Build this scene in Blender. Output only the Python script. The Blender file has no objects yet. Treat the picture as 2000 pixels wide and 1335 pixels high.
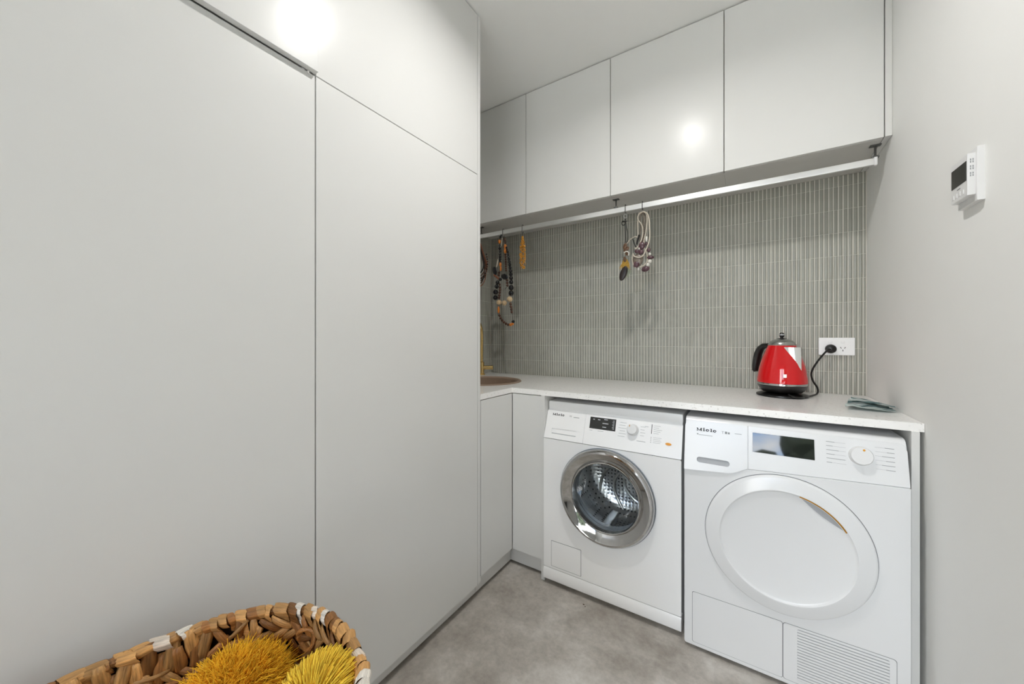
import bpy, bmesh, math, random
from mathutils import Vector, Matrix, noise

random.seed(11)
SC = bpy.context.scene
COL = SC.collection
PI = math.pi

# ------------------------------------------------------------------ camera, world, light, exposure
CAM_H, FPX, HORIZON = 1.151, 709.0, 660.0
YAW = math.atan(457 / 709)
cam_data = bpy.data.cameras.new('camera')
cam_data.sensor_width = 36.0
cam_data.lens = FPX / 2000 * 36.0
cam_data.shift_y = -(667.5 - HORIZON) / 2000
cam_data.clip_start = 0.01
cam = bpy.data.objects.new('camera', cam_data)
COL.objects.link(cam)
cam.location = (0, 0, CAM_H)
cam.rotation_euler = (PI / 2, 0, YAW)
SC.camera = cam

world = bpy.data.worlds.new('world')
SC.world = world
world.use_nodes = True
wn, wl = world.node_tree.nodes, world.node_tree.links
wn.clear()
w_tc = wn.new('ShaderNodeTexCoord')
w_map = wn.new('ShaderNodeMapping')
w_map.inputs['Scale'].default_value = (2.2, 2.2, 4.5)
w_map.inputs['Location'].default_value = (0.9, 0.4, 0.3)
w_noise = wn.new('ShaderNodeTexNoise')
w_noise.inputs['Scale'].default_value = 1.6
w_noise.inputs['Detail'].default_value = 7
w_noise.inputs['Roughness'].default_value = 0.55
w_ramp = wn.new('ShaderNodeValToRGB')
w_ramp.color_ramp.elements[0].position = 0.34
w_ramp.color_ramp.elements[0].color = (0.20, 0.45, 0.86, 1)
w_ramp.color_ramp.elements[1].position = 0.52
w_ramp.color_ramp.elements[1].color = (1.0, 0.985, 0.965, 1)
w_bg = wn.new('ShaderNodeBackground')
w_bg.inputs['Strength'].default_value = 9.6
w_out = wn.new('ShaderNodeOutputWorld')
wl.new(w_tc.outputs['Generated'], w_map.inputs['Vector'])
wl.new(w_map.outputs['Vector'], w_noise.inputs['Vector'])
wl.new(w_noise.outputs['Fac'], w_ramp.inputs['Fac'])
wl.new(w_ramp.outputs['Color'], w_bg.inputs['Color'])
wl.new(w_bg.outputs['Background'], w_out.inputs['Surface'])

sun_data = bpy.data.lights.new('sun', 'SUN')
sun_data.energy = 16.0
sun_data.angle = math.radians(0.6)
sun_data.color = (1.0, 0.95, 0.88)
sun = bpy.data.objects.new('sun', sun_data)
COL.objects.link(sun)
sun.rotation_euler = (math.radians(-40), 0, math.radians(25))   # high behind the house: it lights the garden only

DOWNLIGHT_W = 9.6          # each ceiling downlight
DOWNLIGHT_POS = [(-0.31, 0.86)]

SC.view_settings.view_transform = 'Standard'
SC.view_settings.look = 'None'
SC.view_settings.exposure = 0.19
SC.view_settings.gamma = 1.0
SC.view_settings.use_curve_mapping = False
try:
    SC.cycles.use_denoising = True
    SC.cycles.max_bounces = 12
    SC.cycles.diffuse_bounces = 7
    SC.cycles.glossy_bounces = 5
    SC.cycles.transparent_max_bounces = 12
    SC.cycles.sample_clamp_indirect = 8.0
    SC.cycles.caustics_reflective = False
    SC.cycles.caustics_refractive = False
except Exception:
    pass

# ------------------------------------------------------------------ main measures (metres)
XW, YB = 0.4376, 2.143          # right wall, tile face of the back wall
XLW = -1.568                    # left wall behind the cabinets
XL = -0.990                     # face of the tall cabinets
YF = 1.5385                     # front edge of the worktop
YU = 1.815                      # face of the wall cabinets
ZT, ZTU = 0.902, 0.877          # worktop top / underside
ZU = 1.872                      # underside of the wall cabinets
ZC = 2.572                      # ceiling
YN = -2.20                      # near wall, behind the camera
YR, XR = 0.95, 1.75             # the room widens to the right nearer than YR


def at_y(px, py, y):
    """Point of the vertical plane y that the photograph shows at (px, py)."""
    a, b = (px - 1000) / FPX, (HORIZON - py) / FPX
    r = Vector((-math.sin(YAW) + a * math.cos(YAW), math.cos(YAW) + a * math.sin(YAW), b))
    return r * (y / r.y) + Vector((0, 0, CAM_H))


# ------------------------------------------------------------------ materials
def lin(c):
    c = c / 255.0
    return c / 12.92 if c <= 0.04045 else ((c + 0.055) / 1.055) ** 2.4


def rgb(r, g, b):
    return (lin(r), lin(g), lin(b), 1)


def material(name, color, rough=0.5, metal=0.0, var=0.03, var_scale=6.0, bump=0.0, bump_scale=60.0,
             random_value=0.0, coat=0.0, stretch=None, spec=0.5):
    m = bpy.data.materials.new(name)
    m.use_nodes = True
    n, l = m.node_tree.nodes, m.node_tree.links
    b = n['Principled BSDF']
    b.inputs['Roughness'].default_value = rough
    b.inputs['Metallic'].default_value = metal
    b.inputs['Specular IOR Level'].default_value = spec
    if coat:
        b.inputs['Coat Weight'].default_value = coat
        b.inputs['Coat Roughness'].default_value = 0.05
    tc = n.new('ShaderNodeTexCoord')
    mp = n.new('ShaderNodeMapping')
    if stretch:
        mp.inputs['Scale'].default_value = stretch
    l.new(tc.outputs['Object'], mp.inputs['Vector'])
    nz = n.new('ShaderNodeTexNoise')
    nz.inputs['Scale'].default_value = var_scale
    nz.inputs['Detail'].default_value = 4
    l.new(mp.outputs['Vector'], nz.inputs['Vector'])
    hsv = n.new('ShaderNodeHueSaturation')
    hsv.inputs['Color'].default_value = color
    mr = n.new('ShaderNodeMapRange')
    mr.inputs['From Min'].default_value = 0.25
    mr.inputs['From Max'].default_value = 0.75
    mr.inputs['To Min'].default_value = 1 - var
    mr.inputs['To Max'].default_value = 1 + var
    l.new(nz.outputs['Fac'], mr.inputs['Value'])
    val = mr.outputs['Result']
    if random_value:
        oi = n.new('ShaderNodeObjectInfo')
        mr2 = n.new('ShaderNodeMapRange')
        mr2.inputs['To Min'].default_value = 1 - random_value
        mr2.inputs['To Max'].default_value = 1 + random_value
        l.new(oi.outputs['Random'], mr2.inputs['Value'])
        mul = n.new('ShaderNodeMath')
        mul.operation = 'MULTIPLY'
        l.new(val, mul.inputs[0])
        l.new(mr2.outputs['Result'], mul.inputs[1])
        val = mul.outputs['Value']
    l.new(val, hsv.inputs['Value'])
    l.new(hsv.outputs['Color'], b.inputs['Base Color'])
    if bump:
        nb = n.new('ShaderNodeTexNoise')
        nb.inputs['Scale'].default_value = bump_scale
        nb.inputs['Detail'].default_value = 3
        l.new(mp.outputs['Vector'], nb.inputs['Vector'])
        bp = n.new('ShaderNodeBump')
        bp.inputs['Strength'].default_value = bump
        bp.inputs['Distance'].default_value = 0.002
        l.new(nb.outputs['Fac'], bp.inputs['Height'])
        l.new(bp.outputs['Normal'], b.inputs['Normal'])
    return m


def pane_material(name, tint, gloss_rough=0.02, ior=1.5, strength=1.0):
    """Clear sheet: straight transparency with a Fresnel reflection."""
    m = bpy.data.materials.new(name)
    m.use_nodes = True
    n, l = m.node_tree.nodes, m.node_tree.links
    n.clear()
    out = n.new('ShaderNodeOutputMaterial')
    tr = n.new('ShaderNodeBsdfTransparent')
    tr.inputs['Color'].default_value = tint
    gl = n.new('ShaderNodeBsdfGlossy')
    gl.inputs['Roughness'].default_value = gloss_rough
    fr = n.new('ShaderNodeFresnel')
    fr.inputs['IOR'].default_value = ior
    mx = n.new('ShaderNodeMixShader')
    wk = n.new('ShaderNodeMath')
    wk.operation = 'MULTIPLY'
    wk.inputs[1].default_value = strength
    l.new(fr.outputs['Fac'], wk.inputs[0])
    l.new(wk.outputs['Value'], mx.inputs['Fac'])
    l.new(tr.outputs['BSDF'], mx.inputs[1])
    l.new(gl.outputs['BSDF'], mx.inputs[2])
    l.new(mx.outputs['Shader'], out.inputs['Surface'])
    return m


def concrete_material():
    m = bpy.data.materials.new('polished_concrete')
    m.use_nodes = True
    n, l = m.node_tree.nodes, m.node_tree.links
    b = n['Principled BSDF']
    tc = n.new('ShaderNodeTexCoord')
    big = n.new('ShaderNodeTexNoise')
    big.inputs['Scale'].default_value = 3.2
    big.inputs['Detail'].default_value = 9
    big.inputs['Roughness'].default_value = 0.62
    fine = n.new('ShaderNodeTexNoise')
    fine.inputs['Scale'].default_value = 42
    fine.inputs['Detail'].default_value = 6
    fine.inputs['Roughness'].default_value = 0.7
    for t in (big, fine):
        l.new(tc.outputs['Object'], t.inputs['Vector'])
    r1 = n.new('ShaderNodeValToRGB')
    e = r1.color_ramp.elements
    e[0].position, e[0].color = 0.32, rgb(140, 132, 123)
    e[1].position, e[1].color = 0.68, rgb(208, 204, 198)
    mid = e.new(0.5)
    mid.color = rgb(176, 170, 162)
    l.new(big.outputs['Fac'], r1.inputs['Fac'])
    r2 = n.new('ShaderNodeValToRGB')
    r2.color_ramp.elements[0].position, r2.color_ramp.elements[0].color = 0.33, (0.42, 0.42, 0.42, 1)
    r2.color_ramp.elements[1].position, r2.color_ramp.elements[1].color = 0.62, (0.56, 0.56, 0.56, 1)
    l.new(fine.outputs['Fac'], r2.inputs['Fac'])
    mx = n.new('ShaderNodeMix')
    mx.data_type = 'RGBA'
    mx.blend_type = 'OVERLAY'
    mx.inputs[0].default_value = 0.85
    l.new(r1.outputs['Color'], mx.inputs[6])
    l.new(r2.outputs['Color'], mx.inputs[7])
    l.new(mx.outputs[2], b.inputs['Base Color'])
    mr = n.new('ShaderNodeMapRange')
    mr.inputs['To Min'].default_value = 0.42
    mr.inputs['To Max'].default_value = 0.62
    l.new(fine.outputs['Fac'], mr.inputs['Value'])
    l.new(mr.outputs['Result'], b.inputs['Roughness'])
    bp = n.new('ShaderNodeBump')
    bp.inputs['Strength'].default_value = 0.08
    bp.inputs['Distance'].default_value = 0.002
    l.new(fine.outputs['Fac'], bp.inputs['Height'])
    l.new(bp.outputs['Normal'], b.inputs['Normal'])
    return m


def quartz_material():
    m = bpy.data.materials.new('white_quartz')
    m.use_nodes = True
    n, l = m.node_tree.nodes, m.node_tree.links
    b = n['Principled BSDF']
    b.inputs['Roughness'].default_value = 0.15
    tc = n.new('ShaderNodeTexCoord')
    v = n.new('ShaderNodeTexVoronoi')
    v.inputs['Scale'].default_value = 230
    l.new(tc.outputs['Object'], v.inputs['Vector'])
    r = n.new('ShaderNodeValToRGB')
    e = r.color_ramp.elements
    e[0].position, e[0].color = 0.0, rgb(212, 210, 206)
    e[1].position, e[1].color = 0.22, rgb(249, 248, 246)
    l.new(v.outputs['Color'], r.inputs['Fac'])
    l.new(r.outputs['Color'], b.inputs['Base Color'])
    return m


def striped_cloth_material():
    m = bpy.data.materials.new('teal_striped_cloth')
    m.use_nodes = True
    n, l = m.node_tree.nodes, m.node_tree.links
    b = n['Principled BSDF']
    b.inputs['Roughness'].default_value = 0.85
    tc = n.new('ShaderNodeTexCoord')
    w = n.new('ShaderNodeTexWave')
    w.bands_direction = 'Y'
    w.inputs['Scale'].default_value = 9.0
    w.inputs['Distortion'].default_value = 2.4
    w.inputs['Detail'].default_value = 1
    l.new(tc.outputs['Object'], w.inputs['Vector'])
    r = n.new('ShaderNodeValToRGB')
    e = r.color_ramp.elements
    e[0].position, e[0].color = 0.25, rgb(122, 150, 152)
    e[1].position, e[1].color = 0.6, rgb(214, 222, 220)
    l.new(w.outputs['Color'], r.inputs['Fac'])
    l.new(r.outputs['Color'], b.inputs['Base Color'])
    return m


def drum_material():
    m = bpy.data.materials.new('perforated_steel')
    m.use_nodes = True
    n, l = m.node_tree.nodes, m.node_tree.links
    b = n['Principled BSDF']
    b.inputs['Metallic'].default_value = 1.0
    b.inputs['Roughness'].default_value = 0.28
    tc = n.new('ShaderNodeTexCoord')
    v = n.new('ShaderNodeTexVoronoi')
    v.inputs['Scale'].default_value = 55
    v.inputs['Randomness'].default_value = 0.15
    l.new(tc.outputs['Object'], v.inputs['Vector'])
    r = n.new('ShaderNodeValToRGB')
    e = r.color_ramp.elements
    e[0].position, e[0].color = 0.2, (0.10, 0.11, 0.12, 1)
    e[1].position, e[1].color = 0.32, (0.70, 0.71, 0.72, 1)
    l.new(v.outputs['Distance'], r.inputs['Fac'])
    l.new(r.outputs['Color'], b.inputs['Base Color'])
    bp = n.new('ShaderNodeBump')
    bp.inputs['Strength'].default_value = 0.4
    bp.inputs['Distance'].default_value = 0.004
    l.new(v.outputs['Distance'], bp.inputs['Height'])
    l.new(bp.outputs['Normal'], b.inputs['Normal'])
    return m


def emitter(name, color, strength):
    m = bpy.data.materials.new(name)
    m.use_nodes = True
    n, l = m.node_tree.nodes, m.node_tree.links
    n.clear()
    out = n.new('ShaderNodeOutputMaterial')
    em = n.new('ShaderNodeEmission')
    em.inputs['Color'].default_value = color
    em.inputs['Strength'].default_value = strength
    l.new(em.outputs['Emission'], out.inputs['Surface'])
    return m


M_CAB = material('satin_cabinet_paint', rgb(223, 223, 221), rough=0.245, var=0.004, spec=0.2)
M_CAB_IN = material('cabinet_carcass', rgb(206, 204, 200), rough=0.5, var=0.01)
M_WALL = material('white_wall_paint', rgb(236, 236, 234), rough=0.7, var=0.008, bump=0.05, bump_scale=180)
M_CEIL = material('ceiling_paint', rgb(240, 240, 238), rough=0.85, var=0.006)
M_FLOOR = concrete_material()
M_QUARTZ = quartz_material()
M_TILE = material('glazed_sage_tile', rgb(154, 154, 145), rough=0.16, var=0.05, var_scale=14, bump=0.05, bump_scale=40, random_value=0.07)
M_TILE_S = material('glazed_sage_tile_field', rgb(154, 154, 145), rough=0.16, var=0.09, var_scale=26, bump=0.05, bump_scale=40)
M_GROUT = material('pale_grout', rgb(206, 203, 194), rough=0.9, var=0.04, var_scale=30)
M_ENAMEL = material('white_enamel', rgb(230, 231, 232), rough=0.20, var=0.004)
M_ENAMEL_W = material('cool_white_enamel', rgb(247, 247, 247), rough=0.22, var=0.004)
M_ENAMEL_D = material('shadow_grey_plastic', rgb(168, 170, 173), rough=0.4, var=0.02)
M_GAP_SHADE = material('grey_gap_shade', rgb(128, 130, 133), rough=0.8, var=0.02)  # for flat strips: the shade of a groove put into the grey
M_PRINT_D = material('black_print', rgb(28, 28, 30), rough=0.5, var=0.02)
M_PRINT_G = material('grey_print', rgb(150, 152, 154), rough=0.5, var=0.02)
M_SCREEN = material('black_glass_screen', rgb(14, 15, 17), rough=0.03, var=0.02, spec=0.8)
M_LCD = material('dark_screen', rgb(42, 42, 40), rough=0.25, var=0.02)
M_SCREEN_TXT = material('screen_characters', rgb(205, 208, 208), rough=0.5, var=0.02)
M_ORANGE = material('orange_button', rgb(226, 150, 20), rough=0.3, var=0.02)
M_GOLD = material('gold_trim', rgb(200, 140, 40), rough=0.3, metal=0.6, var=0.03)
M_CHROME = material('chrome', (0.52, 0.515, 0.51, 1), rough=0.07, metal=1.0, var=0.01)
M_STEEL = material('brushed_steel', (0.62, 0.62, 0.61, 1), rough=0.28, metal=1.0, var=0.05)
M_DARKSTEEL = material('dark_metal', (0.16, 0.16, 0.155, 1), rough=0.35, metal=1.0, var=0.05)
M_DRUM = drum_material()
M_RUBBER = material('grey_rubber', rgb(120, 128, 136), rough=0.45, var=0.05)
M_BOWL = pane_material('clear_bowl_glass', (0.93, 0.955, 0.97, 1), 0.03, 1.4, 0.35)
M_PANE = pane_material('clear_pane_glass', (0.97, 0.98, 0.98, 1))
M_RED = material('red_enamel', rgb(205, 6, 16), rough=0.09, var=0.02, coat=0.4)
M_BLACK = material('black_plastic', rgb(24, 23, 22), rough=0.32, var=0.05)
M_LID = material('grey_steel_lid', (0.42, 0.43, 0.41, 1), rough=0.22, metal=0.9, var=0.04)
M_SPOUT = material('polished_spout', (0.78, 0.78, 0.76, 1), rough=0.16, metal=0.7, var=0.03)
M_WHITE = material('white_plastic', rgb(228, 228, 228), rough=0.3, var=0.004)
M_OUTLET = material('bright_white_plastic', rgb(246, 246, 246), rough=0.3, var=0.004)
M_BRASS = material('brushed_brass', (0.78, 0.56, 0.24, 1), rough=0.25, metal=1.0, var=0.06)
M_SINK = material('taupe_composite', rgb(150, 128, 110), rough=0.42, var=0.05, var_scale=120)
M_CLOTH = striped_cloth_material()
M_ALU = material('satin_white_aluminium', (0.84, 0.84, 0.83, 1), rough=0.30, metal=0.9, var=0.02)
M_LAMP = emitter('lamp_diffuser', (1.0, 0.965, 0.92, 1), 30.0)
M_LEAF = material('dark_foliage', rgb(38, 48, 30), rough=0.8, var=0.5, var_scale=9)
M_GROUND = material('outdoor_paving', rgb(186, 184, 178), rough=0.8, var=0.1)
# jewellery
M_BEAD_BLACK = material('black_bead', rgb(22, 22, 25), rough=0.2, var=0.1, var_scale=80)
M_BEAD_BROWN = material('brown_bead', rgb(84, 54, 40), rough=0.35, var=0.25, var_scale=90)
M_BEAD_ORANGE = material('orange_bead', rgb(214, 124, 40), rough=0.3, var=0.15, var_scale=90)
M_BEAD_WOOD = material('pale_wood_bead', rgb(206, 180, 142), rough=0.5, var=0.1, var_scale=120, stretch=(1, 1, 4))
M_BEAD_COPPER = material('copper_tube', rgb(150, 96, 72), rough=0.35, metal=0.4, var=0.1)
M_AMBER = material('amber_bead', rgb(214, 150, 48), rough=0.4, var=0.35, var_scale=120)
M_CORD_CREAM = material('cream_cord', rgb(206, 196, 180), rough=0.7, var=0.08, var_scale=150)
M_CORD_BLACK = material('black_cord', rgb(30, 29, 28), rough=0.7, var=0.1)
M_SEED = material('grey_seed_bead', rgb(122, 110, 98), rough=0.35, var=0.45, var_scale=240)
M_PURPLE = material('plum_stone', rgb(86, 58, 64), rough=0.3, var=0.2, var_scale=80)
M_PEARL = material('white_bead', rgb(222, 219, 210), rough=0.3, var=0.05)
M_FEATHER_Y = material('yellow_feather', rgb(178, 140, 58), rough=0.8, var=0.25, var_scale=120)
M_FEATHER_G = material('grey_green_feather', rgb(140, 146, 128), rough=0.8, var=0.2, var_scale=120)
M_SHELL = material('tortoise_shell', rgb(96, 66, 40), rough=0.3, var=0.5, var_scale=110)
M_DARKOVAL = material('dark_wood_oval', rgb(38, 28, 27), rough=0.3, var=0.2, var_scale=60)


def straw(name, c, rnd=0.35):
    return material(name, c, rough=0.5, var=0.48, var_scale=26, bump=1.0, bump_scale=34, random_value=rnd, stretch=(1.0, 11.0, 11.0))


M_STRAW = straw('water_hyacinth', rgb(186, 140, 84))
M_STRAW_DK = straw('dark_water_hyacinth', rgb(146, 98, 50))
M_STRAW_PALE_LIT = straw('pale_daylit_hyacinth', rgb(220, 206, 190), 0.10)  # stray pale pieces, and daylight painted on the basket's right end
M_STRAW_WHITE = straw('bleached_or_daylit_strip', rgb(226, 219, 208), 0.06)
M_CORE = material('basket_core', rgb(58, 38, 22), rough=0.9, var=0.3, var_scale=60)
M_YARN = material('mustard_yarn', rgb(250, 196, 44), rough=0.9, var=0.22, var_scale=60)
M_YARN_LT = material('yellow_yarn', rgb(238, 200, 62), rough=0.9, var=0.2, var_scale=60)


# ------------------------------------------------------------------ mesh building
ORIGIN = {}


class MB:
    """Collects shapes, in room coordinates, into one mesh object."""

    def __init__(self):
        self.bm = bmesh.new()

    def _join(self, b, M=None):
        if M is not None:
            bmesh.ops.transform(b, matrix=M, verts=b.verts)
        me = bpy.data.meshes.new('t')
        b.to_mesh(me)
        b.free()
        self.bm.from_mesh(me)
        bpy.data.meshes.remove(me)
        return self

    def box(self, x0, x1, y0, y1, z0, z1, bev=0.0, M=None, seg=2):
        b = bmesh.new()
        bmesh.ops.create_cube(b, size=1)
        bmesh.ops.scale(b, vec=(abs(x1 - x0), abs(y1 - y0), abs(z1 - z0)), verts=b.verts)
        bmesh.ops.translate(b, vec=((x0 + x1) / 2, (y0 + y1) / 2, (z0 + z1) / 2), verts=b.verts)
        if bev:
            bmesh.ops.bevel(b, geom=b.edges[:], offset=bev, segments=seg, affect='EDGES', profile=0.5)
        return self._join(b, M)

    def prism(self, pts, d0, d1, M=None, bev=0.0):
        """Polygon pts in the local xy plane, from height d0 to d1."""
        b = bmesh.new()
        lo = [b.verts.new((p[0], p[1], d0)) for p in pts]
        hi = [b.verts.new((p[0], p[1], d1)) for p in pts]
        b.faces.new(lo[::-1])
        b.faces.new(hi)
        k = len(pts)
        for i in range(k):
            b.faces.new((lo[i], lo[(i + 1) % k], hi[(i + 1) % k], hi[i]))
        bmesh.ops.recalc_face_normals(b, faces=b.faces)
        if bev:
            es = [e for e in b.edges if e.calc_face_angle(0) > 0.6]
            bmesh.ops.bevel(b, geom=es, offset=bev, segments=2, affect='EDGES', profile=0.5)
        return self._join(b, M)

    def plate_hole(self, outer, hole, d0, d1, M=None):
        """Plate with a hole; outer and hole are loops in the local xy plane."""
        b = bmesh.new()
        es = []
        for loop in (outer, hole):
            vs = [b.verts.new((p[0], p[1], d0)) for p in loop]
            es += [b.edges.new((vs[i], vs[(i + 1) % len(vs)])) for i in range(len(vs))]
        bmesh.ops.triangle_fill(b, use_beauty=True, use_dissolve=False, edges=es)
        r = bmesh.ops.extrude_face_region(b, geom=b.faces[:])
        vs = [g for g in r['geom'] if isinstance(g, bmesh.types.BMVert)]
        bmesh.ops.translate(b, vec=(0, 0, d1 - d0), verts=vs)
        bmesh.ops.recalc_face_normals(b, faces=b.faces)
        return self._join(b, M)

    def lathe(self, prof, M=None, seg=48, a0=0.0, a1=2 * PI, close=False):
        """Profile [(r, h)] turned about the local z axis."""
        b = bmesh.new()
        full = abs(a1 - a0 - 2 * PI) < 1e-6
        n = seg if full else seg + 1
        rings = []
        for r, h in prof:
            if r < 1e-6:
                rings.append([b.verts.new((0, 0, h))])
            else:
                rings.append([b.verts.new((r * math.cos(a0 + (a1 - a0) * i / seg), r * math.sin(a0 + (a1 - a0) * i / seg), h)) for i in range(n)])
        pairs = list(zip(rings, rings[1:]))
        if close:
            pairs.append((rings[-1], rings[0]))
        for A, B in pairs:
            for i in range(seg):
                j = (i + 1) % n
                if len(A) == 1 and len(B) == 1:
                    continue
                if len(A) == 1:
                    b.faces.new((A[0], B[j], B[i]))
                elif len(B) == 1:
                    b.faces.new((A[i], A[j], B[0]))
                else:
                    b.faces.new((A[i], A[j], B[j], B[i]))
        if close and not full:
            for k in (0, -1):
                b.faces.new([r[k] for r in rings])
        bmesh.ops.recalc_face_normals(b, faces=b.faces)
        return self._join(b, M)

    def tube(self, pts, r, n=8, closed=False, flat=1.0, up=None):
        """Round (or flattened) tube swept along pts; r a number or one per point."""
        pts = [Vector(p) for p in pts]
        k = len(pts)
        rr = r if isinstance(r, (list, tuple)) else [r] * k
        b = bmesh.new()
        prev = None
        rings = []
        for i, p in enumerate(pts):
            if closed:
                t = (pts[(i + 1) % k] - pts[i - 1])
            else:
                t = pts[min(i + 1, k - 1)] - pts[max(i - 1, 0)]
            t = t.normalized() if t.length > 1e-9 else Vector((0, 0, 1))
            if prev is None:
                ref = up or (Vector((0, 0, 1)) if abs(t.z) < 0.9 else Vector((1, 0, 0)))
                u = (ref - t * ref.dot(t)).normalized()
            else:
                u = (prev - t * prev.dot(t)).normalized()
            prev = u
            v = t.cross(u)
            rings.append([b.verts.new(p + (u * math.cos(2 * PI * j / n) * flat + v * math.sin(2 * PI * j / n)) * rr[i]) for j in range(n)])
        idx = list(zip(rings, rings[1:])) + ([(rings[-1], rings[0])] if closed else [])
        for A, B in idx:
            for j in range(n):
                b.faces.new((A[j], A[(j + 1) % n], B[(j + 1) % n], B[j]))
        if not closed:
            b.faces.new(rings[0][::-1])
            b.faces.new(rings[-1])
        bmesh.ops.recalc_face_normals(b, faces=b.faces)
        return self._join(b)

    def ball(self, c, r, sc=(1, 1, 1), seg=14, M=None):
        b = bmesh.new()
        bmesh.ops.create_uvsphere(b, u_segments=seg, v_segments=max(6, seg * 2 // 3), radius=r)
        bmesh.ops.scale(b, vec=sc, verts=b.verts)
        if M is not None:
            bmesh.ops.transform(b, matrix=M, verts=b.verts)
        bmesh.ops.translate(b, vec=c, verts=b.verts)
        return self._join(b)

    def build(self, name, mat, parent=None, kind=None, smooth=35):
        bm = self.bm
        off = ORIGIN.get(parent.name, Vector()) if parent else Vector()
        if off.length:
            bmesh.ops.translate(bm, vec=-off, verts=bm.verts)
        if smooth:
            lim = math.radians(smooth)
            for f in bm.faces:
                f.smooth = True
            for e in bm.edges:
                e.smooth = e.calc_face_angle(0) < lim if len(e.link_faces) == 2 else True
        me = bpy.data.meshes.new(name)
        bm.to_mesh(me)
        bm.free()
        me.materials.append(mat)
        o = bpy.data.objects.new(name, me)
        COL.objects.link(o)
        if smooth:
            wm = o.modifiers.new('weighted_normals', 'WEIGHTED_NORMAL')
            wm.keep_sharp = True
        if parent:
            o.parent = parent
            ORIGIN[o.name] = off.copy()
        if kind:
            o['kind'] = kind
        return o


def thing(name, label, cat, loc=(0, 0, 0), group=None):
    o = bpy.data.objects.new(name, None)
    o.empty_display_size = 0.05
    COL.objects.link(o)
    o.location = loc
    ORIGIN[o.name] = Vector(loc)
    o['label'] = label
    o['category'] = cat
    if group:
        o['group'] = group
    return o


def tag(o, label, cat, group=None):
    o['label'] = label
    o['category'] = cat
    if group:
        o['group'] = group
    return o


def structure(name, mb, mat):
    return mb.build(name, mat, kind='structure')


def instance(me, name, parent, loc, M=None, mat=None):
    """Another object that shares the mesh me, placed in room coordinates."""
    o = bpy.data.objects.new(name, me)
    COL.objects.link(o)
    o.parent = parent
    off = ORIGIN.get(parent.name, Vector())
    W = Matrix.Translation(Vector(loc) - off)
    o.matrix_local = W @ M if M is not None else W
    ORIGIN[o.name] = off.copy()
    return o


def front(y0, z0=0.0, tilt=0.0):
    """Local frame of an upright panel that faces -y: local x along the room's x, local y up the panel, local z outward."""
    s, c = math.sin(tilt), math.cos(tilt)
    return Matrix(((1, 0, 0, 0), (0, s, -c, y0), (0, c, s, z0), (0, 0, 0, 1)))


def circle(cx, cy, r, n=64, a0=0.0, a1=2 * PI, end=False):
    k = n + 1 if end else n
    return [(cx + r * math.cos(a0 + (a1 - a0) * i / n), cy + r * math.sin(a0 + (a1 - a0) * i / n)) for i in range(k)]


def round_rect(x0, x1, y0, y1, r, n=5):
    P = []
    for cx, cy, a in ((x1 - r, y0 + r, -PI / 2), (x1 - r, y1 - r, 0), (x0 + r, y1 - r, PI / 2), (x0 + r, y0 + r, PI)):
        P += [(cx + r * math.cos(a + PI / 2 * i / n), cy + r * math.sin(a + PI / 2 * i / n)) for i in range(n + 1)]
    return P


def lettering(name, s, size, mat, parent, M, bold=0.0, shear=0.0, fit=None):
    c = bpy.data.curves.new(name, 'FONT')
    c.body = s
    c.size = size
    c.extrude = 0.0002
    c.offset = bold
    c.shear = shear
    o = bpy.data.objects.new(name + '_tmp', c)
    COL.objects.link(o)
    dg = bpy.context.evaluated_depsgraph_get()
    me = bpy.data.meshes.new_from_object(o.evaluated_get(dg))
    bpy.data.objects.remove(o)
    bpy.data.curves.remove(c)
    if fit:
        xs_ = [v.co.x for v in me.vertices]
        ys_ = [v.co.y for v in me.vertices]
        me.transform(Matrix.Diagonal((fit[0] / (max(xs_) - min(xs_)), fit[1] / (max(ys_) - min(ys_)), 1, 1)) @ Matrix.Translation((-min(xs_), -min(ys_), 0)))
    me.transform(M)
    me.transform(Matrix.Translation(-ORIGIN.get(parent.name, Vector())))
    me.materials.clear()
    me.materials.append(mat)
    n = bpy.data.objects.new(name, me)
    COL.objects.link(n)
    n.parent = parent
    ORIGIN[n.name] = ORIGIN.get(parent.name, Vector()).copy()
    return n


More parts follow.
